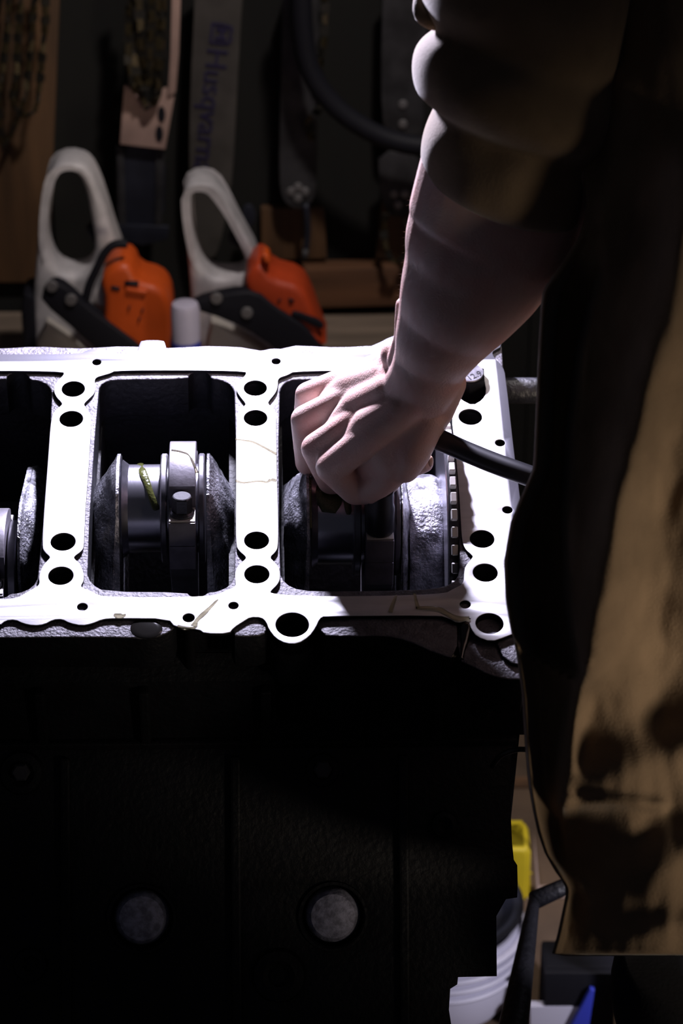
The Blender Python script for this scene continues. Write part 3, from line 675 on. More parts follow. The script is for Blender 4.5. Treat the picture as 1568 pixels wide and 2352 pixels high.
def rod(xc, p, tilt, w=.0217, bolts=True, label='', down=PI):
    """connecting rod big end: cap with crown, two bolt seats, bolts; beam going down to its bore"""
    mw = BM @ Matrix.Translation((xc, p[0], p[1])) @ Matrix.Rotation(-tilt, 4, 'X')
    t = thing('connecting_rod', label, 'connecting rod', mw)
    RC = .0555; n = 18; a0 = 41
    crown = [(RC * math.sin(R(-a0 + 2 * a0 * k / n)), RC * math.cos(R(-a0 + 2 * a0 * k / n))) for k in range(n + 1)]
    hs = .021
    cap = [(-.060, 0), (-.060, hs)] + [(-.0366, hs)] + crown + [(.0366, hs)] + [(.060, hs), (.060, 0)]
    arc = [(.0375 * math.cos(R(180 * k / 24)), .0375 * math.sin(R(180 * k / 24))) for k in range(25)]
    plate('bearing_cap', [cap + arc], -w / 2, w / 2, M_cap, t, .0008, mw=YZ)
    arc2 = [(.0375 * math.cos(R(180 + 180 * k / 24)), .0375 * math.sin(R(180 + 180 * k / 24))) for k in range(25)]
    beam = [(.060, -.0006), (.060, -.022), (.030, -.050), (.016, -.075), (.014, -.115), (-.014, -.115), (-.016, -.075), (-.030, -.050), (-.060, -.022), (-.060, -.0006)]
    plate('rod_beam', [beam + arc2], -w / 2, w / 2, M_cap, t, .0008, mw=YZ)
    for s in (-1, 1):
        b_ = Matrix.Translation((0, s * .0465, hs))
        plate('bolt_seat', [[(-w / 2 + .0004, -.0118), (w / 2 - .0004, -.0118), (w / 2 - .0004, .0118), (-w / 2 + .0004, .0118)]], 0, .0012, M_seat, t, .0003, mw=b_)
        if bolts or s > 0:
            bo = lathe('cap_bolt', [(0, .0012), (.0100, .0012), (.0100, .0030), (.0085, .0048), (.0080, .0048), (.0080, .0048)], M_bolt, t, 36, mw=b_)
            hh = 0 if s < 0 else -.009
            hx = lathe('hex_head', [(0, .0045), (.0083, .0045), (.0083, .0165 + hh), (.0072, .0177 + hh), (0, .0177 + hh)], M_bolt, bo, 6, mw=b_)
            lathe('head_face', [(0, .0182 + hh), (.0066, .0182 + hh), (.0073, .0177 + hh), (0, .0176 + hh)], M_boltface, bo, 30, mw=b_)
    return t
# centre bay: pin almost straight up
aC = R(4); pC = pin(aC)
xj0, xj1 = Xp(286), Xp(373)
journal(xj0, Xp(392), pC)
disc(Xp(373), Xp(388), pC, .0455); disc(Xp(458), Xp(472), pC, .0455)
lathe('rod_journal', [(0, Xp(388)), (.0368, Xp(388)), (.0368, Xp(458)), (0, Xp(458))], M_polish, crk, 60, 'X', mw=Matrix.Translation((0, pC[0], pC[1])))
cheek(Xp(281), Xp(213), aC); cheek(Xp(477), Xp(537), aC)
xR = Xp((392 + 454) / 2)
rod(xR, pC, R(14), label='connecting rod with its cap and hex bolts, in the middle bay of the engine block')
# right bay
aR = R(-12); pR = pin(aR)
journal(Xp(712), Xp(818), pR); disc(Xp(806), Xp(822), pR, .0455); disc(Xp(898), Xp(910), pR, .0455)
lathe('rod_journal', [(0, Xp(818)), (.0368, Xp(818)), (.0368, Xp(898)), (0, Xp(898))], M_polish, crk, 60, 'X', mw=Matrix.Translation((0, pR[0], pR[1])))
cheek(Xp(706), Xp(650), aR); cheek(Xp(912), Xp(935), aR, k_out=.9)
xR2 = Xp(861)
rod2 = rod(xR2, pR, R(10), w=.0225, bolts=False, label='connecting rod in the right bay, its near bolt covered by the socket')
# heavy end web: drum of rough cast, polished thrust ring, toothed wheel
dr = .067
rings = []
xa, xb = Xp(940, 1200, -.03), Xp(1019, 1200, -.03)
for f_ in [k / 10 for k in range(11)]:
    r_ = dr * (1 - .05 * max(0, (abs(f_ - .5) - .36) / .14))
    rings.append([(xa + (xb - xa) * f_, AX[0] + (r_ + .0016 * noise.noise(Vector((f_ * 5, 9 * math.cos(2 * PI * j / 96), 9 * math.sin(2 * PI * j / 96))))) * math.cos(2 * PI * j / 96),
                   AX[1] + (r_ + .0016 * noise.noise(Vector((f_ * 5, 9 * math.cos(2 * PI * j / 96), 9 * math.sin(2 * PI * j / 96))))) * math.sin(2 * PI * j / 96)) for j in range(96)])
bm = rings_bm(rings); o = bm_obj('end_counterweight', bm, M_wet, crk); autosmooth(o.data, 40)
disc(Xp(1020, 1200, -.02), Xp(1026, 1200, -.02), AX, .110, M_polish, 'thrust_ring')
tr = lathe('tone_wheel', [(0, Xp(1027, 1200, -.01)), (.1105, Xp(1027, 1200, -.01)), (.1105, Xp(1049, 1200, -.01)), (0, Xp(1049, 1200, -.01))], M_blk, crk, 90, 'X', mw=Matrix.Translation((0, AX[0], AX[1])))
x0t, x1t = Xp(1031, 1200, -.01), Xp(1045, 1200, -.01)
bm = bmesh.new(); bmesh.ops.create_cube(bm, size=1)
for v in bm.verts: v.co = Vector((v.co.x * (x1t - x0t), v.co.y * .0085, v.co.z * .0065))
bmesh.ops.bevel(bm, geom=bm.edges[:], offset=.0006, segments=1, affect='EDGES')
tm = bpy.data.meshes.new('tooth'); bm.to_mesh(tm); bm.free(); tm.materials.append(M_seat)
for k in range(50):
    a = 2 * PI * k / 50; o = bpy.data.objects.new('tooth', tm); COL.objects.link(o); o.parent = tr
    o.location = ((x0t + x1t) / 2, AX[0] + .1135 * math.sin(a), AX[1] + .1135 * math.cos(a)); o.rotation_euler = (-a, 0, 0)
# left bay: pin low on the near side
aL = R(-62); pL = pin(aL)
disc(Xp(24, 1330, -.06), Xp(44, 1330, -.06), pL, .0455); journal(Xp(-130), Xp(-20), pL)
lathe('rod_journal', [(0, Xp(-45)), (.0368, Xp(-45)), (.0368, Xp(30)), (0, Xp(30))], M_polish, crk, 60, 'X', mw=Matrix.Translation((0, pL[0], pL[1])))
cheek(Xp(48, 1300, -.05), Xp(108, 1300, -.05), aL + R(22)); cheek(Xp(-136), Xp(-200), aL)
rod(Xp(-10, 1330, -.06), pL, R(12), label='connecting rod cut off at the left edge of the photo, in the left bay')
# far left bay (outside the picture)
aX = R(118); pX = pin(aX); journal(Xp(-560), Xp(-450), pX); cheek(Xp(-565), Xp(-620), aX); cheek(Xp(-446), Xp(-350), aX)
for wx in WEBX: mainj(wx - .026, wx + .026)
mainj(.075, .14)

# ================================================================== OIL
def oil(label, pts, rad, m=M_oil, cat='oil', parent=None, flat=.45, n=10):
    P = [Vector(p) for p in pts]; c = P[0]
    if parent is None:
        o = tube('oil_trail', [p - c for p in P], rad, m, None, n, flat)
        o.matrix_world = BM @ Matrix.Translation(c); tag(o, label, cat)
    else: o = tube('oil_trail', P, rad, m, parent, n, flat)
    return o
oil('thin curved oil trail across the web right of the middle bay, upper one', [dk(a, c, .0003) for a, c in ((541, 1008), (560, 1010), (580, 1014), (605, 1026), (634, 1042))], [.0010, .0011, .0010, .0010, .0012])
oil('thin straight oil trail across the web right of the middle bay, lower one', [dk(a, c, .0003) for a, c in ((541, 1103), (560, 1107), (590, 1104), (612, 1106), (622, 1101), (634, 1103))], [.0014, .0012, .0010, .0009, .0014, .0012])
oil('pool of oil running along the near rail towards the right lug', [dk(a, c, .0006) for a, c in ((955, 1396), (985, 1397), (1010, 1400), (1032, 1412), (1052, 1421), (1078, 1420))], [.0012, .0022, .0024, .0022, .0028, .0020])
oil('short oil streak down the near rail, left of the other one', [dk(a, c, .0003) for a, c in ((910, 1367), (903, 1385), (896, 1406))], [.0010, .0016, .0018])
oil('short oil streak joining the pool on the near rail', [dk(a, c, .0003) for a, c in ((952, 1363), (955, 1378), (960, 1396))], [.0012, .0012, .0018])
oil('oil smear slanting down the near rail below the middle bay', [dk(a, c, .0002) for a, c in ((500, 1376), (485, 1392), (468, 1408), (452, 1424), (446, 1436))], [.0006, .0012, .0018, .0016, .0026])
oil('oil drip on the rail edge under the small bolt hole', [dk(a, c, .0002) for a, c in ((408, 1437), (425, 1443), (448, 1440))], [.0010, .0022, .0012])
oil('oil drip on the near rail edge below the middle bay', [dk(a, c, .0002) for a, c in ((262, 1411), (275, 1414), (288, 1411))], [.0012, .0026, .0012])
oil('dark strand of oil dripping from the rail beside the right lug', [dk(1078, 1421, -.0005), dk(1078, 1430, -.002), dk(1074, 1440, -.0034), dk(1070, 1455, -.0045), dk(1067, 1475, -.006), dk(1062, 1500, -.0064), dk(1060, 1514, -.0068)], [.0018, .004, .006, .0045, .003, .0016, .0020], M_oildk)
pud = lathe('oil_puddle', [(0, .0010), (.008, .0009), (.0115, .0005), (.0125, 0), (0, -.0002)], M_oildk, None, 36); pud.matrix_world = BM @ Matrix.Translation(dk(336, 1444, -.0024)) @ Matrix.Rotation(R(-12), 4, 'Z') @ Matrix.Diagonal((1, .85, 1, 1))
tag(pud, 'shiny oil puddle on the cast ledge below the near rail', 'oil')
dp = oil('row of oil drops on the lip of the cast ledge', [dk(a, c, -.0038) for a, c in ((1040, 1505), (1046, 1508))], [.0012, .0012])
def on_cyl(px, py, p, rr):                        # where the view ray meets a cylinder round (y,z)=p
    o_ = BMI @ CO; r = (BMI.to_3x3() @ ray(px, py))
    oy, oz = o_.y - p[0], o_.z - p[1]
    A = r.y ** 2 + r.z ** 2; B = 2 * (oy * r.y + oz * r.z); C = oy * oy + oz * oz - rr * rr
    disc_ = B * B - 4 * A * C
    t_ = (-B - math.sqrt(max(0, disc_))) / (2 * A); return o_ + r * t_
oil('string of pale oil across the crown of the middle rod cap', [on_cyl(a, c, pC, .0556) for a, c in ((394, 1034), (412, 1037), (433, 1044), (441, 1058), (449, 1076), (453, 1086))], [.0009, .0011, .0009, .0010, .0010, .0014])
oil('thick green-yellow oil streak down the middle rod journal', [on_cyl(a, c, pC, .0366) for a, c in ((322, 1066), (328, 1085), (338, 1110), (348, 1140), (358, 1165), (360, 1172))], [.0028, .0036, .0030, .0030, .0034, .0020], M_oilg, flat=.35)
oil('yellow-green oil ring along the left edge of the right journal', [on_cyl(a, c, pR, .0400) for a, c in ((712, 1098), (711, 1130), (711, 1160), (711, 1190), (711, 1215))], .0020, M_oilg, flat=.5)
oil('broad glossy oil sheet over the right rod journal', [on_cyl(a, c, pR, .0362) for a, c in ((748, 1095), (752, 1120), (758, 1150), (756, 1178))], [.008, .011, .012, .006], M_oilg, flat=.18)
oil('oil streak curving down the right end of the right journal', [on_cyl(a, c, pR, .0366) for a, c in ((782, 1130), (795, 1148), (800, 1170), (800, 1182))], [.0018, .0026, .0030, .0015], M_oilg, flat=.4)

# ================================================================== ENGINE STAND
stl = W(1700, 900, 2.38)
es = thing('engine_stand', 'black steel engine stand holding the block, behind the person in the coat', 'engine stand', Matrix.Translation((stl.x, stl.y, 0)))
B_ = Vector((stl.x, stl.y, 0))
tube('cross_tube', [toB(W(1120, 896, 2.27)) for _ in (0,)] and [W(1110, 897, 2.27) - B_, W(1700, 897, 2.38) - B_], .0115, M_stand, es, 24, smooth=3)
box('mast', (-.03, -.03, .05), (.03, .03, stl.z + .06), M_stand, es, .004)
box('head_plate', (-.05, -.035, stl.z - .06), (-.035, .035, stl.z + .06), M_stand, es, .003)
box('base_beam', (-.03, -.22, .0), (.03, .40, .06), M_stand, es, .004)
la, lb = W(1226, 2068, 2.45), W(1172, 2400, 2.28)
tube('leg', [la - B_, (la + lb) / 2 - B_, lb - B_, lb - B_ + (lb - la) * min(.8, (lb.z - .01) / max(.01, la.z - lb.z))], [.0055, .010, .014, .016], M_stand, es, 14)
tube('leg', [Vector((0, 0, .5)), W(1310, 2030, 2.47) - B_, la - B_], .009, M_stand, es, 14, smooth=0)

# ================================================================== THINGS ON THE FLOOR
def floor_at(px, Y): 
    P = onY(px, 2000, Y); return Vector((P.x, Y, 0))
# white bucket
Yb = 2.24
bc = floor_at(1020, Yb); rb = .086
zt = onY(1020, 2096, Yb).z
bk_ = thing('white_bucket', 'white ribbed plastic bucket on the floor beside the engine block', 'bucket', Matrix.Translation(bc))
lathe('bucket_wall', [(.075, 0.0), (.0805, .01), (rb, zt - .06), (rb - .003, zt), (rb - .006, zt), (rb - .004, zt - .06), (.074, .012), (0, .010), (0, 0)], M_white, bk_, 56)
for k in range(4):
    z_ = zt - .012 - k * .013
    lathe('rim_rib', [(rb - .003, z_ - .003), (rb + .004, z_ - .003), (rb + .005, z_), (rb + .003, z_ + .003), (rb - .003, z_ + .003)], M_white, bk_, 56)
pan = thing('drain_pan', 'dark round pan lying on the white bucket', 'pan', Matrix.Translation(bc + Vector((.002, 0, zt + .0005))))
lathe('pan_bowl', [(0, 0), (.062, 0), (.074, .012), (.082, .013), (.082, .015), (.074, .015), (.062, .004), (0, .004)], M_bardk, pan, 48)
lathe('pan_lip', [(.081, .012), (.085, .012), (.085, .016), (.081, .016)], M_rubber, pan, 48)
# yellow container
Yy = 2.42
yc = onY(1192, 2050, Yy)
def wthing(name, label, cat, px, Y): 
    b = floor_at(px, Y); return thing(name, label, cat, Matrix.Translation(b)), b
cr, b0 = wthing('wooden_crate', 'brown wooden crate on the floor behind the yellow container', 'crate', 1240, 2.62)
zc = onY(1240, 1818, 2.62).z
for k in range(4):
    h_ = zc / 4; box('slat', (-.14, -.01, k * h_ + .002), (.16, .01, (k + 1) * h_ - .002), M_wood, cr, .002)
box('side', (-.14, .012, 0), (-.12, .22, zc), M_wood, cr, .002); box('side', (.14, .012, 0), (.16, .22, zc), M_wood, cr, .002)
yj, b0 = wthing('yellow_container', 'yellow plastic container with a wide lid standing by the engine block', 'container', 1190, Yy)
z1 = onY(1190, 2085, Yy).z; z2 = onY(1190, 2035, Yy).z; z3 = onY(1190, 1918, Yy).z
k_ = .41e-3
yb = [(onY(a, c, Yy).x - b0.x, onY(a, c, Yy).z) for a, c in ((1120, 2035), (1222, 2035), (1242, 2046), (1236, 2062), (1190, 2090), (1120, 2100))]
plate('container_base', [yb], -.04, .04, M_yellow, yj, .004, mw=XZ)
yt = [(onY(a, c, Yy).x - b0.x, onY(a, c, Yy).z) for a, c in ((1130, 1930), (1140, 1918), (1208, 1918), (1216, 1930), (1212, 2036), (1130, 2036))]
plate('container_neck', [yt], -.025, .025, M_yellow, yj, .004, mw=XZ)
plate('grip_rib', [[(p[0] * .6, p[1]) for p in yt]], -.03, .028, M_yellow, yj, .003, mw=XZ)
box('foot', (-.025, -.02, 0), (.015, .02, z1), M_yellow, yj, .003)
# pale board, box with blue strip
pb_, b0 = wthing('pale_board', 'pale pinkish board leaning upright behind the coat hem', 'board', 1262, 2.40)
q = [(onY(a, c, 2.40).x - b0.x, onY(a, c, 2.40).z) for a, c in ((1238, 2040), (1330, 2040), (1345, 2140), (1345, 2215), (1262, 2210))]
q2 = [q[0], q[1], q[2], (q[2][0], 0.0), (q[-1][0] - .02, 0.0), (q[0][0] - .01, .1)]
plate('panel', [q2], -.006, .006, M_pink, pb_, .001, mw=XZ)
box('edge_batten', (q[0][0] - .014, -.012, 0), (q[0][0] - .004, .006, q[0][1] - .01), M_bench, pb_, .002)
db, b0 = wthing('dark_box', 'dark box with a white lid panel and slanting blue strip at the bottom edge', 'box', 1300, 2.16)
def dq(pts): return [(onY(a, c, 2.16).x - b0.x, onY(a, c, 2.16).z) for a, c in pts]
t_ = dq([(1216, 2298), (1345, 2298), (1340, 2420), (1216, 2420)])
plate('white_panel', [t_], 0, .01, M_white, db, .001, mw=XZ)
plate('blue_strip', [dq([(1352, 2248), (1362, 2250), (1350, 2330), (1328, 2352), (1290, 2420), (1275, 2400), (1310, 2330)])], .011, .018, M_blue, db, .001, mw=XZ)
t_ = dq([(1250, 2222), (1420, 2222), (1420, 2297), (1250, 2297)])
plate('dark_panel', [t_], -.002, .010, M_rubber, db, .001, mw=XZ)
zb = t_[3][1]; box('carcass', (t_[0][0], .004, 0), (t_[1][0], .05, t_[0][1] - .004), M_rubber, db, .003)

# ================================================================== PERSON
per_bm = bmesh.new()
def add_bm(bm2):
    me = bpy.data.meshes.new('t'); bm2.to_mesh(me); bm2.free(); per_bm.from_mesh(me); bpy.data.meshes.remove(me)
def lift(px, py, D): return W(px, py, D - .040 * sst((px - 745) / 230))
def sst(x_): x_ = max(0, min(1, x_)); return x_ * x_ * (3 - 2 * x_)
def sphere(c, r, s=(1, 1, 1)):
    bm2 = bmesh.new(); bmesh.ops.create_icosphere(bm2, subdivisions=3, radius=r)
    for v in bm2.verts: v.co = Vector((v.co.x * s[0], v.co.y * s[1], v.co.z * s[2])) + c
    add_bm(bm2)
def capsule(a, b, ra, rb_):
    n = 20; ax = (b - a).normalized(); u = ax.orthogonal().normalized(); v_ = ax.cross(u); rings = []
    for k in range(7):
        t_ = PI / 2 * (k / 6); rings.append((a - ax * ra * math.cos(t_), ra * math.sin(t_) + 1e-5))
    for k in range(1, 6): rings.append((a + (b - a) * (k / 6), ra + (rb_ - ra) * k / 6))
    for k in range(7):
        t_ = PI / 2 * (1 - k / 6); rings.append((b + ax * rb_ * math.cos(t_), rb_ * math.sin(t_) + 1e-5))
    add_bm(rings_bm([[c + u * (r * math.cos(2 * PI * j / n)) + v_ * (r * math.sin(2 * PI * j / n)) for j in range(n)] for c, r in rings]))
def chain(*pts):
    for p, q in zip(pts, pts[1:]): capsule(lift(*p[:3]), lift(*q[:3]), p[3] / 1000, q[3] / 1000)
# forearm: elliptical sections (px, py, D, half width, half depth in mm)
fa = [(1230, 180, 1.90, 60, 50), (1185, 330, 1.93, 64, 52), (1132, 515, 1.965, 64, 50), (1108, 575, 1.975, 60, 47), (1086, 630, 1.985, 55, 44), (1058, 685, 1.995, 48.5, 40), (1030, 740, 2.01, 41, 34), (1008, 785, 2.02, 35, 29),
      (990, 830, 2.035, 29.5, 23.5), (975, 868, 2.045, 28, 21), (952, 905, 2.06, 27, 19), (932, 940, 2.07, 21, 14), (918, 965, 2.078, 9, 7)]
cen = [lift(a, c, D) for a, c, D, _, _ in fa]
rings = []
K = 5
cs = catmull(cen, K); aw = [v.x for v in catmull([Vector((f_[3], 0, 0)) for f_ in fa], K)]; bw = [v.x for v in catmull([Vector((f_[4], 0, 0)) for f_ in fa], K)]
view = CR @ Vector((0, 0, -1))
for i, c in enumerate(cs):
    t_ = (cs[min(i + 1, len(cs) - 1)] - cs[max(i - 1, 0)]).normalized()
    s_ = t_.cross(view).normalized(); u_ = s_.cross(t_).normalized()
    rings.append([c + s_ * (aw[i] / 1000 * math.cos(2 * PI * j / 28)) + u_ * (bw[i] / 1000 * math.sin(2 * PI * j / 28)) for j in range(28)])
add_bm(rings_bm(rings))
A_, B2, C_, D_ = (706, 906, 2.134, 10.4), (701, 964, 2.110, 12.2), (727, 1030, 2.085, 12.8), (762, 1072, 2.070, 13.4)
# metacarpals
chain((905, 836, 2.078, 14), (800, 873, 2.106, 12), A_)
chain((925, 856, 2.062, 14), (812, 908, 2.087, 12), B2)
chain((945, 880, 2.055, 15), (836, 955, 2.068, 12), C_)
chain((965, 905, 2.052, 16), (863, 992, 2.057, 13), D_)
# tendons
chain((905, 850, 2.058, 3.0), (800, 912, 2.0775, 4.2), (716, 957, 2.099, 4.4))
chain((925, 885, 2.048, 3.0), (828, 955, 2.0575, 4.2), (742, 1020, 2.0745, 4.6))
chain((945, 915, 2.044, 3.0), (855, 988, 2.0475, 4.4), (776, 1058, 2.0585, 4.8))
chain((890, 828, 2.068, 3.0), (800, 866, 2.0955, 3.6), (718, 898, 2.1245, 3.6))
sphere(lift(912, 815, 2.058), .0135)                     # wrist bone
chain((925, 700, 2.02, 6), (922, 770, 2.03, 6), (905, 830, 2.045, 6))   # tendon ridge at the wrist
chain((935, 800, 2.062, 13), (890, 850, 2.080, 13))
# flesh between the metacarpals, heel of the thumb
chain((890, 866, 2.073, 15), (806, 890, 2.094, 14), (760, 926, 2.109, 11.5))
chain((900, 895, 2.060, 15), (826, 932, 2.075, 14.5), (774, 990, 2.088, 12.5))
chain((925, 930, 2.055, 15), (850, 975, 2.060, 14.5), (806, 1038, 2.071, 13))
chain((1030, 880, 2.056, 14), (1002, 940, 2.072, 14.5), (960, 1000, 2.082, 15))
# palm body
chain((965, 905, 2.075, 22), (830, 985, 2.098, 20), (800, 1020, 2.105, 17))
chain((850, 930, 2.095, 20), (760, 960, 2.118, 13))
chain((980, 925, 2.070, 20), (905, 1040, 2.088, 21), (860, 1070, 2.100, 17))
# ring and little fingers curled under
chain(A_, (700, 945, 2.155, 9.2), (730, 965, 2.172, 8.4), (755, 975, 2.165, 7.6))
chain(B2, (708, 1062, 2.128, 11), (760, 1074, 2.134, 9.6), (800, 1066, 2.136, 8.5))
# middle finger wraps beneath, its tip emerges by the bar
chain(C_, (760, 1104, 2.112, 11.4), (862, 1096, 2.132, 9.6), (945, 1072, 2.132, 8.8), (973, 1064, 2.132, 8.0))
# index finger
chain(D_, (815, 1126, 2.092, 12), (862, 1128, 2.106, 10.6), (893, 1108, 2.112, 9.2))
# thumb
chain((975, 945, 2.070, 17), (925, 1048, 2.083, 15), (893, 1092, 2.090, 12.6), (852, 1128, 2.094, 10.5))
chain((985, 960, 2.068, 14), (948, 1040, 2.078, 14), (930, 1075, 2.086, 12))
me = bpy.data.meshes.new('person'); per_bm.to_mesh(me); per_bm.free()
tmp = bpy.data.objects.new('tmp', me); COL.objects.link(tmp)
rm = tmp.modifiers.new('r', 'REMESH'); rm.mode = 'VOXEL'; rm.voxel_size = .0015
sm_ = tmp.modifiers.new('s', 'SMOOTH'); sm_.factor = .5; sm_.iterations = 11
dg = bpy.context.evaluated_depsgraph_get(); dg.update()
bme = bpy.data.meshes.new_from_object(tmp.evaluated_get(dg), depsgraph=dg); bpy.data.objects.remove(tmp); bme.name = 'person'
per = link('person', bme, M_skin, None, True)
tag(per, 'person in a brown canvas coat reaching down with a fist gripping the wrench', 'person')
# fingernail on the emerging tip, fine arm hairs
nl = lift(988, 1060, 2.128)
bm = bmesh.new(); bmesh.ops.create_icosphere(bm, subdivisions=2, radius=.0052)
for v in bm.verts: v.co = Vector((v.co.x * .5, v.co.y * .8, v.co.z * 1.0)) + nl
bm_obj('fingernail', bm, mat('nail', (0.62, 0.42, 0.34), .3), per, True)
bm = bmesh.new()
for k in range(110):                               # rooted on the left flank of the forearm
    i_ = random.randint(8, 38); c = cs[i_]; t_ = (cs[i_ + 1] - cs[i_ - 1]).normalized()
    s_ = t_.cross(view).normalized(); s_ = s_ if s_.x < 0 else -s_; u_ = s_.cross(t_).normalized()
    th = random.uniform(-.7, .5); nrm = (s_ * math.cos(th) + u_ * math.sin(th)).normalized()
    a = c + s_ * (aw[i_] / 1000 * math.cos(th) * .985) + u_ * (bw[i_] / 1000 * math.sin(th) * .985) + t_ * random.uniform(-.006, .006)
    b2 = a + nrm * random.uniform(.002, .0045) + t_ * random.uniform(.001, .003)
    c2 = a + t_ * .00025; bm.faces.new([bm.verts.new(p) for p in (a, c2, b2)])
h = bm_obj('arm_hair', bm, mat('hair_blond', (.35, .28, .2), .5), per); tag(h, kind='stuff')

# ---- sleeve, rolled twice
def P_(px, py, D): return W(px, py, D)
sl = [ # left px,py  right px,py  drop vector(px,py)  D centre, half depth (m)
    ((985, 372), (1330, 505), (-30, 62), 1.965, .058), ((972, 362), (1345, 508), (-34, 74), 1.96, .072), ((967, 345), (1350, 500), (-34, 72), 1.955, .080),
    ((970, 305), (1360, 450), (-28, 60), 1.945, .086), ((986, 262), (1370, 400), (-20, 50), 1.935, .086), ((1001, 238), (1378, 365), (-14, 45), 1.93, .084),
    ((985, 228), (1395, 350), (-12, 45), 1.925, .094), ((955, 212), (1410, 330), (-12, 42), 1.92, .104), ((943, 165), (1420, 280), (-10, 40), 1.915, .112), ((948, 110), (1425, 230), (-10, 38), 1.91, .110),
    ((975, 80), (1425, 200), (-8, 34), 1.905, .100), ((1002, 66), (1425, 180), (-6, 30), 1.90, .094), ((985, 40), (1430, 150), (-6, 28), 1.90, .104), ((962, 0), (1440, 100), (-4, 24), 1.895, .112), ((965, -60), (1450, 30), (0, 20), 1.89, .114),
    ((1010, -180), (1470, -100), (0, 20), 1.88, .115), ((1080, -330), (1520, -260), (0, 20), 1.87, .115)]
rings = []; n = 72
for (Lp, Rp, dv, D, hd) in sl:
    D -= .032
    L_, R_ = Vector(Lp), Vector(Rp); c = (L_ + R_) / 2; a = (R_ - L_) / 2; dv = Vector(dv); r = []
    for j in range(n):
        th = 2 * PI * j / n; ca, sa = math.cos(th), math.sin(th)
        px = c.x - a.x * ca + dv.x * sa; py = c.y - a.y * ca + dv.y * sa
        fold = .004 * math.sin(th * 5 + Lp[1] * .03) + .006 * noise.noise(Vector((ca * 2, sa * 2, Lp[1] * .02)))
        r.append(P_(px, py, D - hd * sa + fold))
    rings.append(r)
inner = [[p * .0 + (q_ * .94 + ctr * .06) for q_ in rings[0] for p in (q_,)] for ctr in (sum((Vector(v) for v in rings[0]), Vector()) / n,)]
up_in = [[(q_ - ctr) * .86 + ctr2 for q_ in rings[3]] for ctr, ctr2 in ((sum((Vector(v) for v in rings[3]), Vector()) / n,) * 2,)]
bm = rings_bm([up_in[0]] + rings, cap=False)
bmesh.ops.holes_fill(bm, edges=[e for e in bm.edges if e.is_boundary and all((v.co - rings[-1][0]).length < .6 and (v.co.z > rings[-2][0].z) for v in e.verts)], sides=200)
sv = bm_obj('sleeve', bm, M_coat, per, True)
md = sv.modifiers.new('sub', 'SUBSURF'); md.levels = 1; md.render_levels = 2
tube('cuff_fold', [P_(a, c, D) for a, c, D in ((968, 0, 1.86), (975, 30, 1.85), (1000, 48, 1.845), (1014, 30, 1.85), (1030, 10, 1.84))], [.006, .008, .007, .006, .006], M_coat, per)

# ---- coat: closed loft, front surface shaped by folds
def lerp_tab(tab, y):
    if y <= tab[0][0]: return tab[0][1]
    for (a, b_), (c, d) in zip(tab, tab[1:]):
        if y <= c: return b_ + (d - b_) * (y - a) / (c - a)
    return tab[-1][1]
XL = [(-420, 1330), (0, 1310), (300, 1330), (470, 1345), (520, 1340), (560, 1318), (600, 1292), (640, 1262), (668, 1245), (700, 1241), (900, 1233), (1075, 1222), (1100, 1212), (1150, 1190), (1200, 1172), (1290, 1158), (1380, 1162),
      (1440, 1171), (1500, 1184), (1600, 1197), (1700, 1204), (1800, 1214), (1860, 1224), (1910, 1234), (1960, 1250), (2000, 1272), (2022, 1288), (2040, 1297), (2060, 1296), (2100, 1288), (2150, 1278), (2195, 1266)]
XM = [(-420, 1500), (400, 1480), (600, 1400), (800, 1345), (1000, 1318), (1200, 1310), (1400, 1318), (1540, 1345), (1650, 1312), (1750, 1296), (1850, 1296), (1950, 1300), (2030, 1312), (2200, 1300)]   # edge of the main panel
def seg_d(px, py, pl):
    best = 1e9
    for (ax_, ay), (bx, by) in zip(pl, pl[1:]):
        dx_, dy_ = bx - ax_, by - ay; t_ = max(0, min(1, ((px - ax_) * dx_ + (py - ay) * dy_) / (dx_ * dx_ + dy_ * dy_)))
        best = min(best, math.hypot(px - ax_ - t_ * dx_, py - ay - t_ * dy_))
    return best
FOLDS = [([(1600, 380), (1520, 780), (1430, 1100), (1390, 1330), (1352, 1520)], 62, .040), ([(1352, 1520), (1310, 1680), (1292, 1850)], 26, .014),
         ([(1330, 1560), (1312, 1760)], 14, .006), ([(1290, 1845), (1400, 1838), (1520, 1850)], 15, .010), ([(1330, 1800), (1450, 1760), (1600, 1700)], 60, .012),
         ([(1700, 1150), (1560, 1500), (1480, 1650)], 130, -.020), ([(1330, 1920), (1460, 1950), (1540, 1880)], 70, -.012), ([(1310, 2090), (1420, 2060), (1600, 1930)], 60, .014),
         ([(1300, 2160), (1450, 2150), (1600, 2120)], 34, .009), ([(1290, 2010), (1330, 2030)], 22, .010), ([(1560, 420), (1610, 1000), (1600, 1400)], 60, .02), ([(1356, 700), (1330, 1000), (1318, 1300)], 14, .006),
         ([(1180, 1478), (1220, 1508), (1262, 1526), (1318, 1548)], 9, .018), ([(1168, 1290), (1166, 1380), (1180, 1478)], 10, .008), ([(1335, 540), (1290, 620), (1262, 700)], 16, .010),
         ([(1420, 200), (1380, 600)], 40, .012)]
def sst(x_): x_ = max(0, min(1, x_)); return x_ * x_ * (3 - 2 * x_)
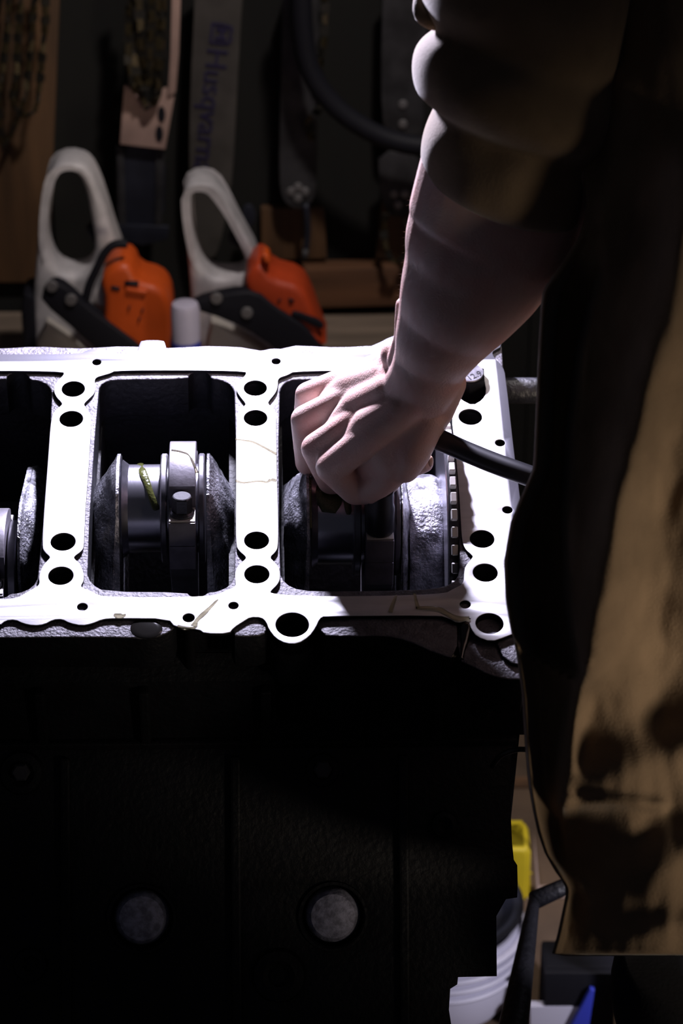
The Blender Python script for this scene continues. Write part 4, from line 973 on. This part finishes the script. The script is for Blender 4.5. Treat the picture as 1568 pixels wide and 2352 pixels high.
def coatD(px, py, xl, xr):
    xm = lerp_tab(XM, py)
    D = 1.86 - .06 * sst((px - xl) / 260)
    # hollow between the flap's rim and the main panel
    lim = 1478 + (px - 1180) * .52
    hol = sst((px - xl - 12) / 34) * sst((xm - px) / 26)
    hol *= 1 - sst((py - lim) / 12) * .75
    hol *= sst((py - 560) / 200) * (1 - sst((py - 1930) / 90))
    D += .055 * hol
    D -= .014 * math.exp(-((px - xl - 8) / 8) ** 2) * sst((py - 620) / 60)
    for pl, wd, am in FOLDS:
        d = seg_d(px, py, pl)
        if d < wd * 3: D -= am * math.exp(-(d / wd) ** 2)
    D += .006 * noise.noise(Vector((px * .011, py * .006, 3))) + .0022 * noise.noise(Vector((px * .03, py * .016, 7)))
    return D
rings = []; rows = [(-420 + k * 40) for k in range(24)] + [540 + k * 11.0 for k in range(151)]
rows = [r for r in rows if r <= 2195]; NC = 100
for py in rows:
    xl = lerp_tab(XL, py) + 1.5 * math.sin(py * .013); xr = 1900 - (0 if py > 100 else (100 - py) * .2)
    ring = []
    for k in range(NC + 1):
        u_ = k / NC; px = xl + (xr - xl) * (.62 * u_ ** 1.9 + .38 * u_)
        D = coatD(px, py, xl, xr)
        if k == 0: D += .02
        ring.append(W(px, py, D))
    for k in range(1, 25):                           # back of the body
        u_ = k / 25; px = xr - (xr - xl - 6) * u_
        ring.append(W(px, py + 6, 1.90 + .055 * math.sin(PI * min(1, u_)) ** .6 + .10 * (1 - u_) * u_))
    rings.append(ring)
ct = bm_obj('coat', rings_bm(rings), M_coat, per, True)
# pocket welt and collar, legs and boots
def limb(name, pts, rad, m, n=28, flat=None): return tube(name, pts, rad, m, per, n, flat, 5)
hipL, hipR = W(1520, 2080, 1.92), W(1700, 2080, 1.98)
for hp, nm in ((W(1640, 2260, 2.00), 'near'), (W(1880, 2240, 2.08), 'far')):
    kn = Vector((hp.x + .03, hp.y - .02, .46)); an = Vector((hp.x + .10, hp.y, .11))
    limb('trouser_leg', [hp + Vector((0, 0, .02)), hp, (hp + kn) / 2, kn, (kn + an) / 2, an], [.07, .080, .076, .066, .060, .062], M_trouser)
    bt_ = limb('boot', [Vector((an.x + .05, an.y, .045)), Vector((an.x, an.y, .05)), Vector((an.x - .09, an.y, .045)), Vector((an.x - .17, an.y, .036)), Vector((an.x - .20, an.y, .030))], [.040, .045, .045, .036, .018], M_boot)
    limb('boot_shaft', [Vector((an.x, an.y, .05)), Vector((an.x, an.y, .2))], [.048, .052], M_boot)
limb('collar', [W(1480, -410, 1.86), W(1560, -470, 1.85), W(1700, -480, 1.86), W(1800, -430, 1.9)], .025, M_coat)

# ================================================================== WRENCH
wo = rod2.matrix_world.copy()
bolt = BM @ Matrix.Translation((xR2, pR[0], pR[1])) @ Matrix.Rotation(-R(10), 4, 'X') @ Matrix.Translation((0, -.0465, .021))
wr = thing('torque_wrench', 'long black torque wrench gripped in the fist with its socket on a rod bolt', 'wrench', bolt)
bi = bolt.inverted()
lathe('socket', [(.0090, .0016), (.0112, .0016), (.0116, .003), (.0116, .024), (.0104, .028), (.0104, .040), (.0060, .040), (.0060, .028), (.0090, .026)], M_blk, wr, 40)
hd = bi @ W(905, 1030, 2.09)
tube('extension', [Vector((0, 0, .036)), (Vector((0, 0, .036)) * .4 + hd * .6), hd], [.0065, .0068, .0070], M_blk, wr, 16)
tube('ratchet_head', [bi @ W(890, 1010, 2.088), bi @ W(925, 1022, 2.084), bi @ W(955, 1010, 2.072)], [.015, .0165, .012], M_blk, wr, 24, .8)
tube('handle', [bi @ W(950, 990, 2.062), bi @ W(1008, 1010, 2.046), bi @ W(1060, 1033, 2.032), bi @ W(1130, 1062, 2.018), bi @ W(1212, 1092, 2.003), bi @ W(1300, 1124, 1.992), bi @ W(1400, 1162, 1.984)],
     [.0088, .0086, .0082, .0082, .0082, .0082, .0082], M_blk, wr, 28)
tube('grip', [bi @ W(1330, 1135, 1.992), bi @ W(1420, 1170, 1.982)], [.0105, .0105], M_rubber, wr, 24)
